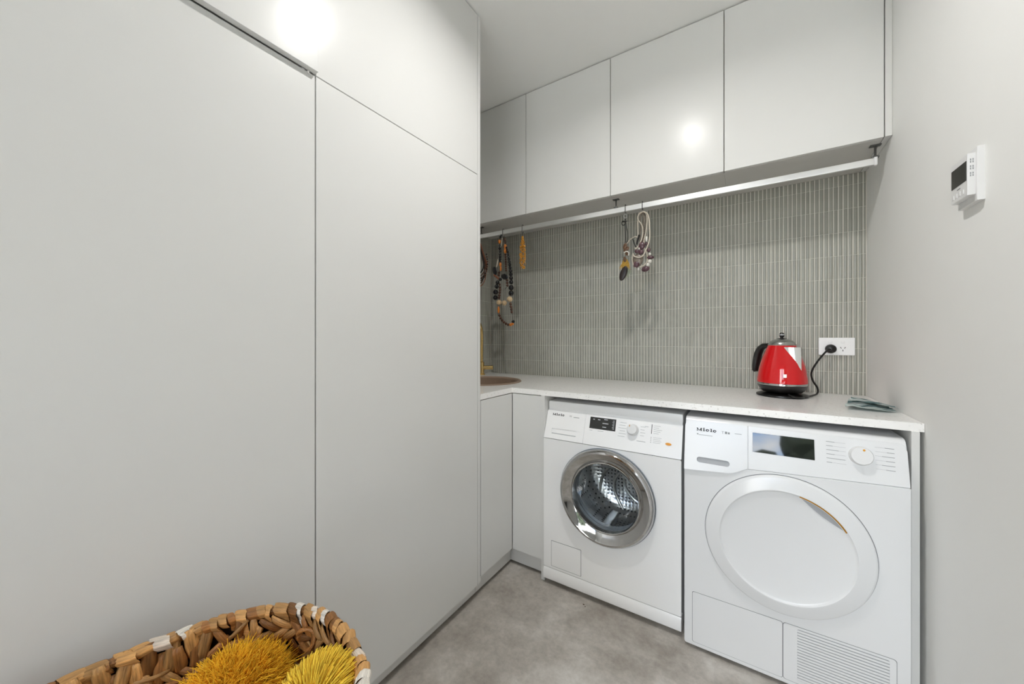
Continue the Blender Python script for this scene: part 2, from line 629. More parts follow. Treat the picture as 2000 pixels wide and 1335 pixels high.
def maker_word(parent, M, x0, v0, wd, cap):
    """The five slab-serif letters of the maker's word, x0 to x0 + wd, on the baseline v0."""
    u, d0, d1 = wd / 64.6, 0.0, 0.0005
    xh = cap * 0.80
    st, sr = 3.4 * u, cap * 0.15

    def bar(b, a, c, lo, hi):
        b.box(x0 + a * u, x0 + c * u, v0 + lo, v0 + hi, d0, d1, 0, M)

    b = MB()                                                # M
    bar(b, 0.0, 5.4, 0, sr)
    bar(b, 12.4, 18.2, 0, sr)
    bar(b, 0.0, 4.4, cap - sr, cap)
    bar(b, 13.6, 18.2, cap - sr, cap)
    bar(b, 1.4, 3.4, 0, cap)
    bar(b, 13.6, 17.0, 0, cap)
    for a, c in ((1.4, 9.2), (16.6, 9.2)):
        b.prism([(x0 + (a - 1.7) * u, v0 + cap), (x0 + (a + 1.7) * u, v0 + cap), (x0 + (c + 1.3) * u, v0 + cap * 0.10), (x0 + (c - 1.3) * u, v0 + cap * 0.10)], d0, d1, M)
    b.build('letter', M_PRINT_D, parent, smooth=0)
    b = MB()                                                # i
    bar(b, 20.6, 28.2, 0, sr)
    bar(b, 20.6, 26.0, xh - sr, xh)
    bar(b, 22.6, 26.0, 0, xh)
    b.prism(circle(x0 + 24.3 * u, v0 + cap * 1.02, 1.9 * u, 16), d0, d1, M)
    b.build('letter', M_PRINT_D, parent, smooth=0)
    b = MB()                                                # l
    bar(b, 44.4, 52.0, 0, sr)
    bar(b, 44.4, 49.8, cap * 1.08 - sr, cap * 1.08)
    bar(b, 46.4, 49.8, 0, cap * 1.08)
    b.build('letter', M_PRINT_D, parent, smooth=0)
    for cx in (36.0, 59.0):                                 # e, twice
        b = MB()
        Me_ = M @ Matrix.Translation((x0 + cx * u, v0 + xh / 2, 0)) @ Matrix.Diagonal((5.9 * u, xh / 2 * 1.06, 1, 1))
        b.lathe([(0.52, d0), (1.0, d0), (1.0, d1), (0.52, d1)], Me_, 28, 0.0, math.radians(322), close=True)
        b.box(-0.9, 0.98, -0.12, 0.12, d0, d1, 0, Me_)
        b.build('letter', M_PRINT_D, parent, smooth=0)


# ================================================================== the room
structure('floor', MB().box(XLW - 0.1, XR + 0.1, YN - 0.1, YB + 0.12, -0.08, 0), M_FLOOR)
for cx_, cy_, cr_ in ((-0.590, 1.487, 0.0045), (-0.580, 1.479, 0.003)):
    MB().ball((cx_, cy_, 0.0006), cr_, (1, 0.7, 0.15), 8).build('chip', M_CORE, bpy.data.objects['floor'])
structure('ceiling', MB().box(XLW - 0.1, XR + 0.1, YN - 0.1, YB + 0.12, ZC, ZC + 0.1), M_CEIL)
structure('wall_right', MB().box(XW, XW + 0.1, YR, YB + 0.12, 0, ZC), M_WALL)
structure('wall_right_return', MB().box(XW + 0.1, XR, YR, YR + 0.1, 0, ZC), M_WALL)
WY0, WY1 = -1.80, -1.40                       # unseen glass door, added to bring daylight in from the right
structure('wall_far_right', MB().box(XR, XR + 0.1, YN - 0.1, WY0, 0, ZC).box(XR, XR + 0.1, WY1, YR + 0.1, 0, ZC).box(XR, XR + 0.1, WY0, WY1, 2.40, ZC), M_WALL)
d = MB()
for a, b in ((WY0, WY0 + 0.05), ((WY0 + WY1) / 2 - 0.035, (WY0 + WY1) / 2 + 0.035), (WY1 - 0.05, WY1)):
    d.box(XR + 0.03, XR + 0.08, a, b, 0, 2.40)
d.box(XR + 0.03, XR + 0.08, WY0, WY1, 2.35, 2.40).box(XR + 0.03, XR + 0.08, WY0, WY1, 0, 0.03)
added_door = structure('added_light_door', d, M_DARKSTEEL)
for a, b in ((WY0 + 0.05, (WY0 + WY1) / 2 - 0.035), ((WY0 + WY1) / 2 + 0.035, WY1 - 0.05)):
    MB().box(XR + 0.052, XR + 0.058, a, b, 0.03, 2.35).build('pane', M_PANE, added_door)
wall_left = structure('wall_left', MB().box(XLW - 0.1, XLW, -0.30, YB + 0.12, 0, ZC), M_WALL)
structure('wall_near_left', MB().box(XLW - 0.1, XL, YN - 0.1, -0.185, 0, ZC), M_WALL)
wall_back = structure('wall_back', MB().box(XLW, XW, YB + 0.008, YB + 0.12, 0, ZC), M_WALL)
DX0, DX1, DZ = -0.90, 0.95, 2.45
w = MB()
w.box(XL, DX0, YN - 0.1, YN, 0, ZC).box(DX1, XR, YN - 0.1, YN, 0, ZC).box(DX0, DX1, YN - 0.1, YN, DZ, ZC)
structure('wall_near', w, M_WALL)
MULL = (-0.02, 0.86)
d = MB()
for a, b in ((DX0, DX0 + 0.05), (MULL[0] - 0.03, MULL[0] + 0.03), (MULL[1] - 0.03, MULL[1] + 0.03), (DX1 - 0.05, DX1)):
    d.box(a, b, YN - 0.08, YN - 0.03, 0, DZ)
d.box(DX0, DX1, YN - 0.08, YN - 0.03, DZ - 0.05, DZ).box(DX0, DX1, YN - 0.08, YN - 0.03, 0, 0.03)
door = structure('door_1', d, M_DARKSTEEL)
for a, b in ((DX0 + 0.05, MULL[0] - 0.03), (MULL[0] + 0.03, MULL[1] - 0.03), (MULL[1] + 0.03, DX1 - 0.05)):
    MB().box(a, b, YN - 0.058, YN - 0.052, 0.03, DZ - 0.05).build('pane', M_PANE, door)
structure('ground_outside', MB().box(-16, 20, -24, YN - 0.1, -0.3, -0.02).box(XR + 0.1, 20, YN - 0.1, 8, -0.3, -0.02), M_GROUND)

# the daylight comes from the sky through that glass door: a portal in the opening only helps the sampling
pl = bpy.data.lights.new('door_portal', 'AREA')
pl.shape = 'RECTANGLE'
pl.size, pl.size_y = DX1 - DX0, DZ
pl.cycles.is_portal = True
po = bpy.data.objects.new('door_portal', pl)
COL.objects.link(po)
po.location = ((DX0 + DX1) / 2, YN - 0.12, DZ / 2)
po.rotation_euler = (PI / 2, 0, 0)

pl2 = bpy.data.lights.new('door_portal', 'AREA')  # sampling portal for the added side door
pl2.shape = 'RECTANGLE'
pl2.size, pl2.size_y = WY1 - WY0, 2.40
pl2.cycles.is_portal = True
po2 = bpy.data.objects.new('door_portal', pl2)
COL.objects.link(po2)
po2.location = (XR + 0.12, (WY0 + WY1) / 2, 1.20)
po2.rotation_euler = (PI / 2, 0, PI / 2)

# ---- finger mosaic on the back wall
PX, PZ, GX, GZ = 0.0163, 0.1028, 0.0026, 0.0016
TOPT = ZU
MB().box(XLW, XW, YB + 0.0016, YB + 0.008, ZT, TOPT).build('grout', M_GROUT, wall_back)


def tile_bm(wd, ht):
    """One finger tile: gently crowned face, local origin at the middle of its face."""
    b = MB()
    h = wd / 2
    sec = [(-h, 0.0075), (-h, 0.0022), (-h * 0.72, 0.0005), (0, 0), (h * 0.72, 0.0005), (h, 0.0022), (h, 0.0075)]
    bm = b.bm
    lo = [bm.verts.new((x, y, -ht / 2)) for x, y in sec]
    hi = [bm.verts.new((x, y, ht / 2)) for x, y in sec]
    for i in range(6):
        bm.faces.new((lo[i], lo[i + 1], hi[i + 1], hi[i]))
    bm.faces.new(lo[::-1])
    bm.faces.new(hi)
    return b


def tile_mesh(wd, ht, name, mat):
    b = tile_bm(wd, ht)
    bmesh.ops.recalc_face_normals(b.bm, faces=b.bm.faces)
    for f in b.bm.faces:
        f.smooth = True
    for e in b.bm.edges:
        e.smooth = not (len(e.link_faces) == 2 and e.calc_face_angle(0) > 0.9)
    me = bpy.data.meshes.new(name)
    b.bm.to_mesh(me)
    b.bm.free()
    me.materials.append(mat)
    return me


cols = [(0.4266, 0.4363)]
x = 0.4266
while x > XLW + 0.004:
    cols.append((max(x - PX, XLW), x))
    x -= PX
rows = [(ZT, 1.0017)] + [(1.0017 + PZ * i, 1.0017 + PZ * (i + 1)) for i in range(8)]
rows.append((rows[-1][1], TOPT))
tile_cache = {}
SOLO = 30
field = bmesh.new()
rnd = random.Random(3)
for ci, (a, b_) in enumerate(cols):
    for (z0, z1) in rows:
        wd, ht = round(b_ - a - GX, 4), round(z1 - z0 - GZ, 4)
        if wd < 0.003:
            continue
        key = (wd, ht)
        if key not in tile_cache:
            tile_cache[key] = tile_mesh(wd, ht, 'tile', M_TILE)
        loc = Vector(((a + b_) / 2, YB + rnd.uniform(-0.0004, 0.0004), (z0 + z1) / 2))
        if ci < SOLO:
            instance(tile_cache[key], 'tile', wall_back, loc)
        else:
            n0 = len(field.verts)
            field.from_mesh(tile_cache[key])
            field.verts.ensure_lookup_table()
            bmesh.ops.translate(field, vec=loc, verts=field.verts[n0:])
me = bpy.data.meshes.new('tile_field')
field.to_mesh(me)
field.free()
me.materials.append(M_TILE_S)
o = bpy.data.objects.new('tile_field', me)
COL.objects.link(o)
o.parent = wall_back
o['kind'] = 'stuff'
# the same mosaic turns the corner on to the left wall
MB().box(XLW, XLW + 0.004, 1.80, YB, ZT, ZU).build('grout', M_GROUT, wall_left)
rot = Matrix.Rotation(PI / 2, 4, 'Z')
for k in range(18):
    yy = YB - 0.004 - PX * (k + 0.5)
    for (z0, z1) in rows:
        key = (round(PX - GX, 4), round(z1 - z0 - GZ, 4))
        if key not in tile_cache:
            tile_cache[key] = tile_mesh(key[0], key[1], 'tile', M_TILE)
        instance(tile_cache[key], 'tile', wall_left, (XLW + 0.0055, yy, (z0 + z1) / 2), rot)

# ---- recessed downlights
for i, (lx, ly) in enumerate(DOWNLIGHT_POS):
    t = thing('downlight', ('round white ceiling downlight above the floor before the worktop',
                            'round white ceiling downlight near the glass door behind the camera')[i], 'light',
              (lx, ly, ZC), 'ceiling downlights')
    Mx = Matrix.Translation((lx, ly, ZC))
    MB().lathe([(0.036, -0.001), (0.038, -0.007), (0.050, -0.008), (0.056, -0.004), (0.056, 0.0)], Mx, 40).build('bezel', M_WHITE, t)
    MB().lathe([(0, -0.003), (0.036, -0.003)], Mx, 40).build('diffuser', M_LAMP, t)
    ld = bpy.data.lights.new('downlight_lamp', 'AREA')
    ld.shape = 'DISK'
    ld.size = 0.050
    ld.spread = math.radians(158)
    ld.energy = DOWNLIGHT_W
    ld.color = (1.0, 0.983, 0.960)
    lo_ = bpy.data.objects.new('downlight_lamp', ld)
    COL.objects.link(lo_)
    lo_.parent = t
    lo_.location = (0, 0, -0.010)

# ================================================================== tall cabinets
G = 0.0016                                   # half of a door gap
SEAM_Z = 1.8685


def tall_cabinet(y0, y1, door_top_x, label, end):
    t = thing('tall_cabinet', label, 'cabinet', (XLW + 0.29, (y0 + y1) / 2, 0), 'full height cabinets along the left')
    MB().box(XLW, XL - 0.0195, y0 + 0.0005, y1 - 0.0005, 0.085, ZC - 0.004).build('carcass', M_CAB_IN, t)
    MB().box(XL - 0.05, -1.021, y0, y1 + (0.02 if end else 0), 0.010, 0.064).build('plinth', M_CAB, t)
    MB().box(XL - 0.018, XL, y0 + G, y1 - G, 0.066, SEAM_Z - G, 0.0012).build('lower_door', M_CAB, t)
    MB().box(door_top_x - 0.018, door_top_x, y0 + G, y1 - G, SEAM_Z + G, ZC - 0.005, 0.0012).build('upper_door', M_CAB, t)
    if end:
        MB().box(XLW, XL - 0.0005, y1 + 0.0008, y1 + 0.0195, 0.066, ZC - 0.004, 0.001).build('end_panel', M_CAB, t)
    else:
        MB().box(XL - 0.012, XL - 0.001, y1 - 0.036, y1 - 0.028, SEAM_Z - 0.0014, SEAM_Z + 0.0014).build('bumper', M_WHITE, t)
    return t


tall_cabinet(-0.180, 0.5437, XL + 0.018, 'tall white cabinet behind the basket, its upper door standing proud', False)
tall_cabinet(0.5437, 1.2577, XL, 'tall white cabinet between the basket cabinet and the sink, all doors flush', True)

# ================================================================== base cabinets, worktop, side panel
t = thing('base_cabinet', 'white sink cabinet with one flat door, next to the tall cabinet', 'cabinet', (-1.28, 1.6, 0))
MB().box(XLW + 0.012, XL - 0.0195, 1.279, YB - 0.002, 0.093, ZTU - 0.22).build('carcass', M_CAB_IN, t)
MB().box(XL - 0.018, XL, 1.2815, YF - 0.0022, 0.092, ZTU - 0.004, 0.0012).build('door', M_CAB, t)
MB().box(XL - 0.05, -1.021, 1.279, 1.572, 0.010, 0.092).build('plinth', M_CAB, t)

t = thing('base_cabinet', 'narrow white corner cabinet left of the washing machine', 'cabinet', (-0.90, 1.85, 0))
MB().box(XL - 0.018, -0.8235, YF + 0.020, YB, 0.093, ZTU).build('carcass', M_CAB_IN, t)
MB().box(XL + 0.0012, -0.8245, YF, YF + 0.018, 0.092, ZTU - 0.004, 0.0012).build('door', M_CAB, t)
MB().box(-1.0205, -0.8235, 1.5725, 1.59, 0.010, 0.092).build('plinth', M_CAB, t)
MB().box(-0.8225, -0.8045, 1.5335, YB, 0.001, ZTU, 0.001).build('end_panel', M_CAB, t)

p = MB().box(0.4087, 0.4264, 1.5335, YB, 0.001, ZTU, 0.001).build('side_panel', M_CAB)
tag(p, 'upright white end panel between the dryer and the right wall', 'panel')

SX, SY, SR = -1.285, 1.685, 0.222           # round sink
outer = [(XLW, 1.2785), (XL, 1.2785), (XL, YF), (XW - 0.001, YF), (XW - 0.001, YB + 0.001), (XLW, YB + 0.001)]
p = MB().plate_hole(outer, circle(SX, SY, SR - 0.008, 56), ZTU, ZT).build('worktop', M_QUARTZ, smooth=0)
tag(p, 'white speckled stone worktop, L shaped, over the machines and around the sink', 'worktop')

t = thing('sink', 'round taupe inset sink in the corner of the worktop', 'sink', (SX, SY, ZT))
Ms = Matrix.Translation((SX, SY, ZT))
MB().lathe([(SR - 0.012, -0.02), (SR - 0.010, 0.0), (SR, 0.001), (SR - 0.001, 0.005), (SR - 0.016, 0.006), (SR - 0.024, -0.002),
            (SR - 0.030, -0.05), (SR - 0.040, -0.13), (SR - 0.075, -0.155), (0.04, -0.162), (0.04, -0.166),
            (SR - 0.07, -0.162), (SR - 0.030, -0.13), (SR - 0.020, -0.05)], Ms, 56).build('bowl', M_SINK, t)
MB().lathe([(0, -0.163), (0.03, -0.163), (0.042, -0.160), (0.042, -0.166)], Ms, 28).build('waste', M_BRASS, t)

TX, TY = -1.517, 1.968
t = thing('tap', 'brushed brass mixer tap behind the round sink', 'tap', (TX, TY, ZT))
Mt = Matrix.Translation((TX, TY, ZT))
MB().lathe([(0, 0), (0.026, 0), (0.026, 0.006), (0.019, 0.009), (0.019, 0.085), (0.012, 0.090), (0, 0.090)], Mt, 28).build('base', M_BRASS, t)
sp = [(TX, TY, ZT + 0.085), (TX + 0.001, TY, ZT + 0.20)]
for k in range(13):
    a = PI * k / 12
    sp.append((TX + 0.002 + 0.085 * 0.3 * (1 - math.cos(a)), TY - 0.085 * 0.95 * (1 - math.cos(a)), ZT + 0.27 + 0.085 * math.sin(a)))
sp.append((sp[-1][0], sp[-1][1], ZT + 0.225))
MB().tube(sp, 0.0115, 14).build('spout', M_BRASS, t)
lv = Vector((0.84, 0.54, 0))
b0 = Vector((TX, TY, ZT + 0.049))
MB().tube([b0 + lv * 0.0, b0 + lv * 0.03, b0 + lv * 0.078, b0 + lv * 0.080], [0.013, 0.0135, 0.0135, 0.011], 16).build('lever', M_BRASS, t)

# ================================================================== wall cabinets
xs = [XLW, -1.0743, -0.5770, -0.0800, 0.4172]
LB = ['white wall cabinet next to the tall cabinet, first of the upper row', 'white wall cabinet over the bead necklaces, second of the upper row',
      'white wall cabinet with the bright lamp reflection on its door', 'white wall cabinet meeting the right wall, over the kettle']


def wall_cabinet(x0, x1, label, group='white cabinets in the upper row'):
    t = thing('wall_cabinet', label, 'cabinet', ((x0 + x1) / 2, (YU + YB) / 2, ZU), group)
    MB().box(x0 + 0.0004, x1 - 0.0004, YU + 0.0200, YB + 0.007, ZU + 0.0005, ZC - 0.004).build('carcass', M_CAB_IN, t)
    MB().box(x0 + G, x1 - G, YU, YU + 0.018, ZU, ZC - 0.005, 0.0012).build('door', M_CAB, t)
    return t


wall_cabinet(xs[0], xs[1], LB[0])
proto = wall_cabinet(xs[1], xs[2], LB[1])
for k in (2, 3):
    r = proto.copy()
    COL.objects.link(r)
    r.location.x = (xs[k] + xs[k + 1]) / 2
    r['label'] = LB[k]
    ORIGIN[r.name] = Vector(r.location)
    for ch in list(proto.children):
        c = ch.copy()
        COL.objects.link(c)
        c.parent = r
MB().box(xs[4] + 0.0014, XW - 0.0006, YU, YB + 0.007, ZU + 0.0002, ZC - 0.005, 0.0008).build('filler', M_CAB, r)

# ---- hanging rail under them
RY, RZ0, RZ1 = 1.880, 1.799, 1.826
t = thing('hanging_rail', 'white flat clothes rail under the wall cabinets', 'rail', (-0.5, RY, ZU))
sec = round_rect(RY - 0.0065, RY + 0.0065, RZ0, RZ1, 0.0030, 4)
My = Matrix(((0, 0, 1, 0), (1, 0, 0, 0), (0, 1, 0, 0), (0, 0, 0, 1)))
MB().prism(sec, -1.55, 0.402, My).build('bar', M_ALU, t)
MB().box(0.402, 0.412, RY - 0.009, RY + 0.009, RZ0 - 0.002, RZ1 + 0.001, 0.002).build('end_cap', M_WHITE, t)
for bx in (0.407, -0.568, -1.45):
    b = MB()
    b.box(bx - 0.016, bx + 0.016, RY - 0.010, RY + 0.010, ZU - 0.003, ZU + 0.0003, 0.001)
    b.tube([(bx, RY, ZU - 0.002), (bx, RY, ZU - 0.028), (bx, RY, RZ1 - 0.001)], 0.0035, 8)
    b.box(bx - 0.010, bx + 0.010, RY - 0.008, RY + 0.008, RZ1 - 0.001, RZ1 + 0.006, 0.001)
    b.build('bracket', M_DARKSTEEL, t)

# ================================================================== washing machine
WX0, WX1, WY = -0.8025, -0.2085, 1.522
t = thing('washing_machine', 'white front-loading washing machine with a chrome ringed glass door', 'washing machine', ((WX0 + WX1) / 2, 1.82, 0))
WT = math.atan2(0.047, 0.126)
Mp = front(WY, 0.683, WT)                    # sloping control panel
Mf = front(WY)                               # upright front
top_y, top_z = WY + 0.0475, 0.810
prof = [(WY + 0.004, 0.083), (WY + 0.004, 0.684), (top_y + 0.003, top_z), (top_y + 0.016, 0.842), (top_y + 0.026, 0.8475), (2.10, 0.8475), (2.10, 0.022), (WY + 0.03, 0.022), (WY + 0.03, 0.083)]
DCX, DCZ, DR = -0.506, 0.472, 0.2035
# body: sides, back, top and the strip above the panel (open behind the round door)
b = MB()
bm = b.bm
L = [bm.verts.new((WX0 + 0.002, y, z)) for y, z in prof]
R = [bm.verts.new((WX1 - 0.002, y, z)) for y, z in prof]
bm.faces.new(L)
bm.faces.new(R[::-1])
for i in range(len(prof)):
    if i == 0:
        continue
    j = (i + 1) % len(prof)
    bm.faces.new((L[j], L[i], R[i], R[j]))
bmesh.ops.recalc_face_normals(bm, faces=bm.faces)
body = b.build('body', M_ENAMEL_W, t, smooth=25)
MB().box(WX0, WX1, top_y + 0.0035, 2.10, top_z + 0.0022, 0.8475 + 0.002, 0.006).build('lid', M_ENAMEL_W, t)
MB().plate_hole(round_rect(WX0, WX1, 0.0815, 0.6815, 0.006), circle(DCX, DCZ, 0.168, 64), -0.004, 0.0, Mf).build('front_panel', M_ENAMEL_W, t, smooth=0)
b = MB()
sec = [(WY + 0.03, 0.022), (WY - 0.002, 0.026), (WY - 0.005, 0.040), (WY - 0.004, 0.066), (WY + 0.001, 0.0785), (WY + 0.03, 0.0785)]
b.prism(sec, WX0, WX1, My).build('kick_plate', M_ENAMEL_W, t)
for fx in (WX0 + 0.05, WX1 - 0.05):
    for fy in (WY + 0.06, 2.04):
        MB().lathe([(0, 0.001), (0.022, 0.001), (0.022, 0.010), (0.012, 0.012), (0.012, 0.030)], Matrix.Translation((fx, fy, 0)), 16).build('foot', M_BLACK, t)
# control panel and detergent drawer, side by side on the slope
cp = MB().prism(round_rect(-0.6082, WX1, 0.0012, 0.1335, 0.003), -0.004, 0.0, Mp).build('control_panel', M_ENAMEL_W, t)
dr = MB().plate_hole(round_rect(WX0, -0.6102, 0.0012, 0.1335, 0.003), round_rect(-0.7675, -0.6458, 0.0245, 0.0495, 0.002), -0.004, 0.0, Mp).build('detergent_drawer', M_ENAMEL_W, t, smooth=0)
g = MB().box(-0.770, -0.643, 0.022, 0.052, -0.012, -0.0105, 0, Mp)
g.box(-0.7675, -0.6458, 0.0225, 0.0285, -0.0105, -0.003, 0.001, Mp).build('grip', M_ENAMEL_D, dr)
maker_word(dr, Mp, -0.7745, 0.1090, 0.0600, 0.0098)
lettering('model_lettering', 'W', 0.012, M_PRINT_G, dr, Mp @ Matrix.Translation((-0.6890, 0.1090, 0.0003)))
MB().box(-0.668, -0.640, 0.1085, 0.1110, 0, 0.0004, 0, Mp).build('model_print', M_PRINT_G, dr)
sc_ = MB().box(-0.5875, -0.4712, 0.0725, 0.1232, -0.002, 0.0006, 0.0004, Mp).build('display', M_LCD, cp)
tx = MB()
for (u, v, w_) in ((-0.574, 0.1135, 0.008), (-0.552, 0.1135, 0.011), (-0.524, 0.1170, 0.016), (-0.530, 0.1000, 0.026), (-0.529, 0.0840, 0.017)):
    tx.box(u, u + w_, v - 0.0014, v + 0.0014, 0, 0.0009, 0, Mp)
for k in range(7):
    tx.box(-0.4845 - (0.002 if k % 2 else 0), -0.4775, 0.0800 + k * 0.0058, 0.0818 + k * 0.0058, 0, 0.0009, 0, Mp)
tx.build('screen_characters', M_SCREEN_TXT, sc_)
Mk = Mp @ Matrix.Translation((-0.3985, 0.0890, 0))
MB().lathe([(0.0245, 0), (0.0240, 0.004), (0.0225, 0.006), (0.0205, 0.020), (0.0190, 0.022), (0, 0.022)], Mk, 40).build('programme_knob', M_WHITE, cp)
MB().box(-0.4095, -0.4065, 0.0985, 0.1065, 0.0215, 0.0226, 0, Mp).build('knob_mark', M_GOLD, cp)
pr = MB()
for k in range(6):
    pr.box(-0.459 + (k % 3) * 0.003, -0.430 + (k % 2) * 0.004, 0.0560 + k * 0.0115, 0.0572 + k * 0.0115, 0, 0.0004, 0, Mp)
for k in range(4):
    pr.box(-0.368, -0.352 + (k % 2) * 0.004, 0.0700 + k * 0.012, 0.0711 + k * 0.012, 0, 0.0004, 0, Mp)
for k in range(5):
    pr.box(-0.316, -0.296 + (k % 3) * 0.006, 0.0860 + k * 0.0076, 0.0870 + k * 0.0076, 0, 0.0004, 0, Mp)
for k in range(4):
    pr.box(-0.316, -0.288 + (k % 2) * 0.004, 0.0495 + k * 0.0066, 0.0505 + k * 0.0066, 0, 0.0004, 0, Mp)
pr.box(-0.380, -0.345, 0.0465, 0.0482, 0, 0.0004, 0, Mp).box(-0.351, -0.337, 0.1090, 0.1104, 0, 0.0004, 0, Mp)
pr.box(-0.585, -0.572, 0.064, 0.0653, 0, 0.0004, 0, Mp).box(-0.548, -0.522, 0.064, 0.0653, 0, 0.0004, 0, Mp)
pr.build('panel_print', M_PRINT_G, cp, kind='stuff')
ip = MB().box(-0.3250, -0.3228, 0.0836, 0.1218, 0, 0.0005, 0, Mp)
for k in range(4):
    ip.box(-0.3255, -0.3230, 0.0488 + k * 0.0066, 0.0508 + k * 0.0066, 0, 0.0005, 0, Mp)
ip.build('indicator_lights', M_PRINT_D, cp)
MB().prism(circle(0, 0, 1, 28), 0, 0.003, Mp @ Matrix.Translation((-0.2575, 0.0521, 0)) @ Matrix.Diagonal((0.0112, 0.0050, 1, 1))).build('start_button', M_ORANGE, cp)
# filter flap, low on the left
MB().plate_hole(round_rect(-0.7630, -0.6157, 0.0920, 0.2102, 0.002), round_rect(-0.7612, -0.6175, 0.0938, 0.2084, 0.002), 0.0, 0.0004, Mf).build('flap_gap_shade', M_GAP_SHADE, t, smooth=0)  # flat grey outline, painted shade of the seam
MB().prism(round_rect(-0.7612, -0.6175, 0.0938, 0.2084, 0.002), 0, 0.0012, Mf).build('filter_flap', M_ENAMEL_W, t)
# round door
Md = Mf @ Matrix.Translation((DCX, DCZ, 0))
dn = MB().lathe([(0.168, 0.0005), (0.2030, 0.0005), (0.2045, 0.008), (0.2040, 0.016), (0.2010, 0.024), (0.1950, 0.030), (0.1880, 0.031),
                 (0.1830, 0.028), (0.1700, 0.019), (0.1560, 0.0120), (0.1510, 0.0100), (0.1500, 0.0180), (0.1470, 0.0200), (0.1440, 0.0180), (0.1435, -0.004), (0.168, -0.004)], Md, 96, close=True).build('door', M_CHROME, t)
MB().lathe([(0.2055, 0.0003), (0.2070, 0.004), (0.2065, 0.010), (0.2048, 0.012)], Md, 96).build('door_surround', M_RUBBER, dn)
MB().lathe([(0.1435, 0.010), (0.1425, 0.004), (0.1410, -0.010), (0.1340, -0.030), (0.1240, -0.062), (0.1100, -0.092), (0.085, -0.108), (0.04, -0.115), (0, -0.116)], Md, 72).build('glass', M_BOWL, dn)
gk = [(0.167, -0.004)]
for k in range(7):
    gk.append((0.165 - 0.003 * k + (0.004 if k % 2 else -0.001), -0.010 - 0.008 * k))
gk += [(0.160, -0.068), (0.185, -0.072)]
MB().lathe(gk, Md, 72).build('gasket', M_RUBBER, t)
drum = MB().lathe([(0.185, -0.070), (0.232, -0.072), (0.236, -0.09), (0.236, -0.27), (0.230, -0.31), (0.212, -0.345), (0.180, -0.368), (0.13, -0.376), (0.06, -0.372), (0.03, -0.362), (0, -0.360)], Md, 72).build('drum', M_DRUM, t)
for k in range(3):
    a = 2 * PI * k / 3 + 0.30
    Mr = Md @ Matrix.Rotation(a, 4, 'Z')
    MB().box(0.185, 0.235, -0.022, 0.022, -0.290, -0.10, 0.010, Mr, 3).build('paddle', M_STEEL, drum)
b = MB()
for k in range(9):
    P = []
    for i in range(9):
        r_ = 0.045 + 0.155 * i / 8
        a_ = 2 * PI * k / 9 + 1.1 * i / 8
        P.append(Md @ Vector((r_ * math.cos(a_), r_ * math.sin(a_), -0.372 + 0.030 * max(0, (r_ - 0.15) / 0.06) ** 2)))
    b.tube(P, [0.004] + [0.008] * 7 + [0.004], 8)
b.build('back_ribs', M_STEEL, drum)

# ================================================================== tumble dryer
DX_0, DX_1, DY = -0.1945, 0.3985, 1.495
t = thing('tumble_dryer', 'white tumble dryer with a large white round door', 'dryer', ((DX_0 + DX_1) / 2, 1.80, 0))
DT = math.atan2(0.029, 0.130)
Mq = front(DY, 0.700, DT)
Mg = front(DY)
prof = [(DY + 0.012, 0.014), (DY + 0.0045, 0.030), (DY + 0.0045, 0.700), (DY + 0.0335, 0.830), (DY + 0.041, 0.843), (DY + 0.050, 0.849), (DY + 0.066, 0.851), (2.09, 0.851), (2.09, 0.014)]
b = MB().prism(prof, DX_0 + 0.001, DX_1 - 0.001, My)
b.build('body', M_ENAMEL, t)


def topz(x):   # lower edge of the control panel
    return 0.699 + (x - 0.0065) * 0.0205 / 0.392


fp = [(DX_0 + 0.006, 0.0150), (DX_1 - 0.006, 0.0150), (DX_1 - 0.002, 0.017), (DX_1, 0.022), (DX_1, topz(DX_1) - 0.0016), (0.0050, topz(0.005) - 0.0016),
      (-0.008, 0.6925), (-0.030, 0.6800), (-0.050, 0.6735), (-0.090, 0.6705), (DX_0, 0.6625), (DX_0, 0.022), (DX_0 + 0.002, 0.017)]
MB().prism(fp, -0.006, 0.0, Mg, 0.0015).build('front_panel', M_ENAMEL, t, smooth=20)
cpl = [(0.0062, -0.0010), (DX_1, 0.0195), (DX_1 - 0.0005, 0.120), (DX_1 - 0.004, 0.134), (DX_1 - 0.012, 0.142), (0.0062, 0.145)]
cp = MB().prism(cpl, -0.006, 0.0, Mq, 0.0012).build('control_panel', M_ENAMEL, t, smooth=20)
drl = [(DX_0, -0.0365), (-0.090, -0.0285), (-0.050, -0.0255), (-0.030, -0.0190), (-0.008, -0.0065), (0.0045, -0.0010), (0.0045, 0.145), (DX_0 + 0.012, 0.145), (DX_0 + 0.004, 0.139), (DX_0, 0.125)]
slot = round_rect(-0.1530, -0.0485, -0.0050, 0.0150, 0.0098, 6)
wd = MB().plate_hole(drl, slot, -0.006, 0.0, Mq).build('water_drawer', M_ENAMEL, t, smooth=0)
MB().box(-0.158, -0.044, -0.010, 0.020, -0.0052, -0.0040, 0, Mq).build('grip', M_ENAMEL_D, wd)
maker_word(wd, Mq, -0.1556, 0.1085, 0.0646, 0.0105)
MB().box(-0.1545, -0.1490, 0.0945, 0.0985, 0, 0.0004, 0, Mq).box(-0.1480, -0.1030, 0.0937, 0.0952, 0, 0.0004, 0, Mq).build('model_print', M_PRINT_G, wd, kind='stuff')
lettering('model_lettering', 'T', 0.013, M_PRINT_G, wd, Mq @ Matrix.Translation((-0.0745, 0.1075, 0.0003)))
MB().box(-0.0340, -0.0130, 0.1120, 0.1138, 0, 0.0004, 0, Mq).box(-0.0640, -0.0570, 0.1080, 0.1165, 0, 0.0004, 0, Mq).box(-0.0550, -0.0490, 0.1080, 0.1150, 0, 0.0004, 0, Mq).build('model_print', M_PRINT_G, wd, kind='stuff')
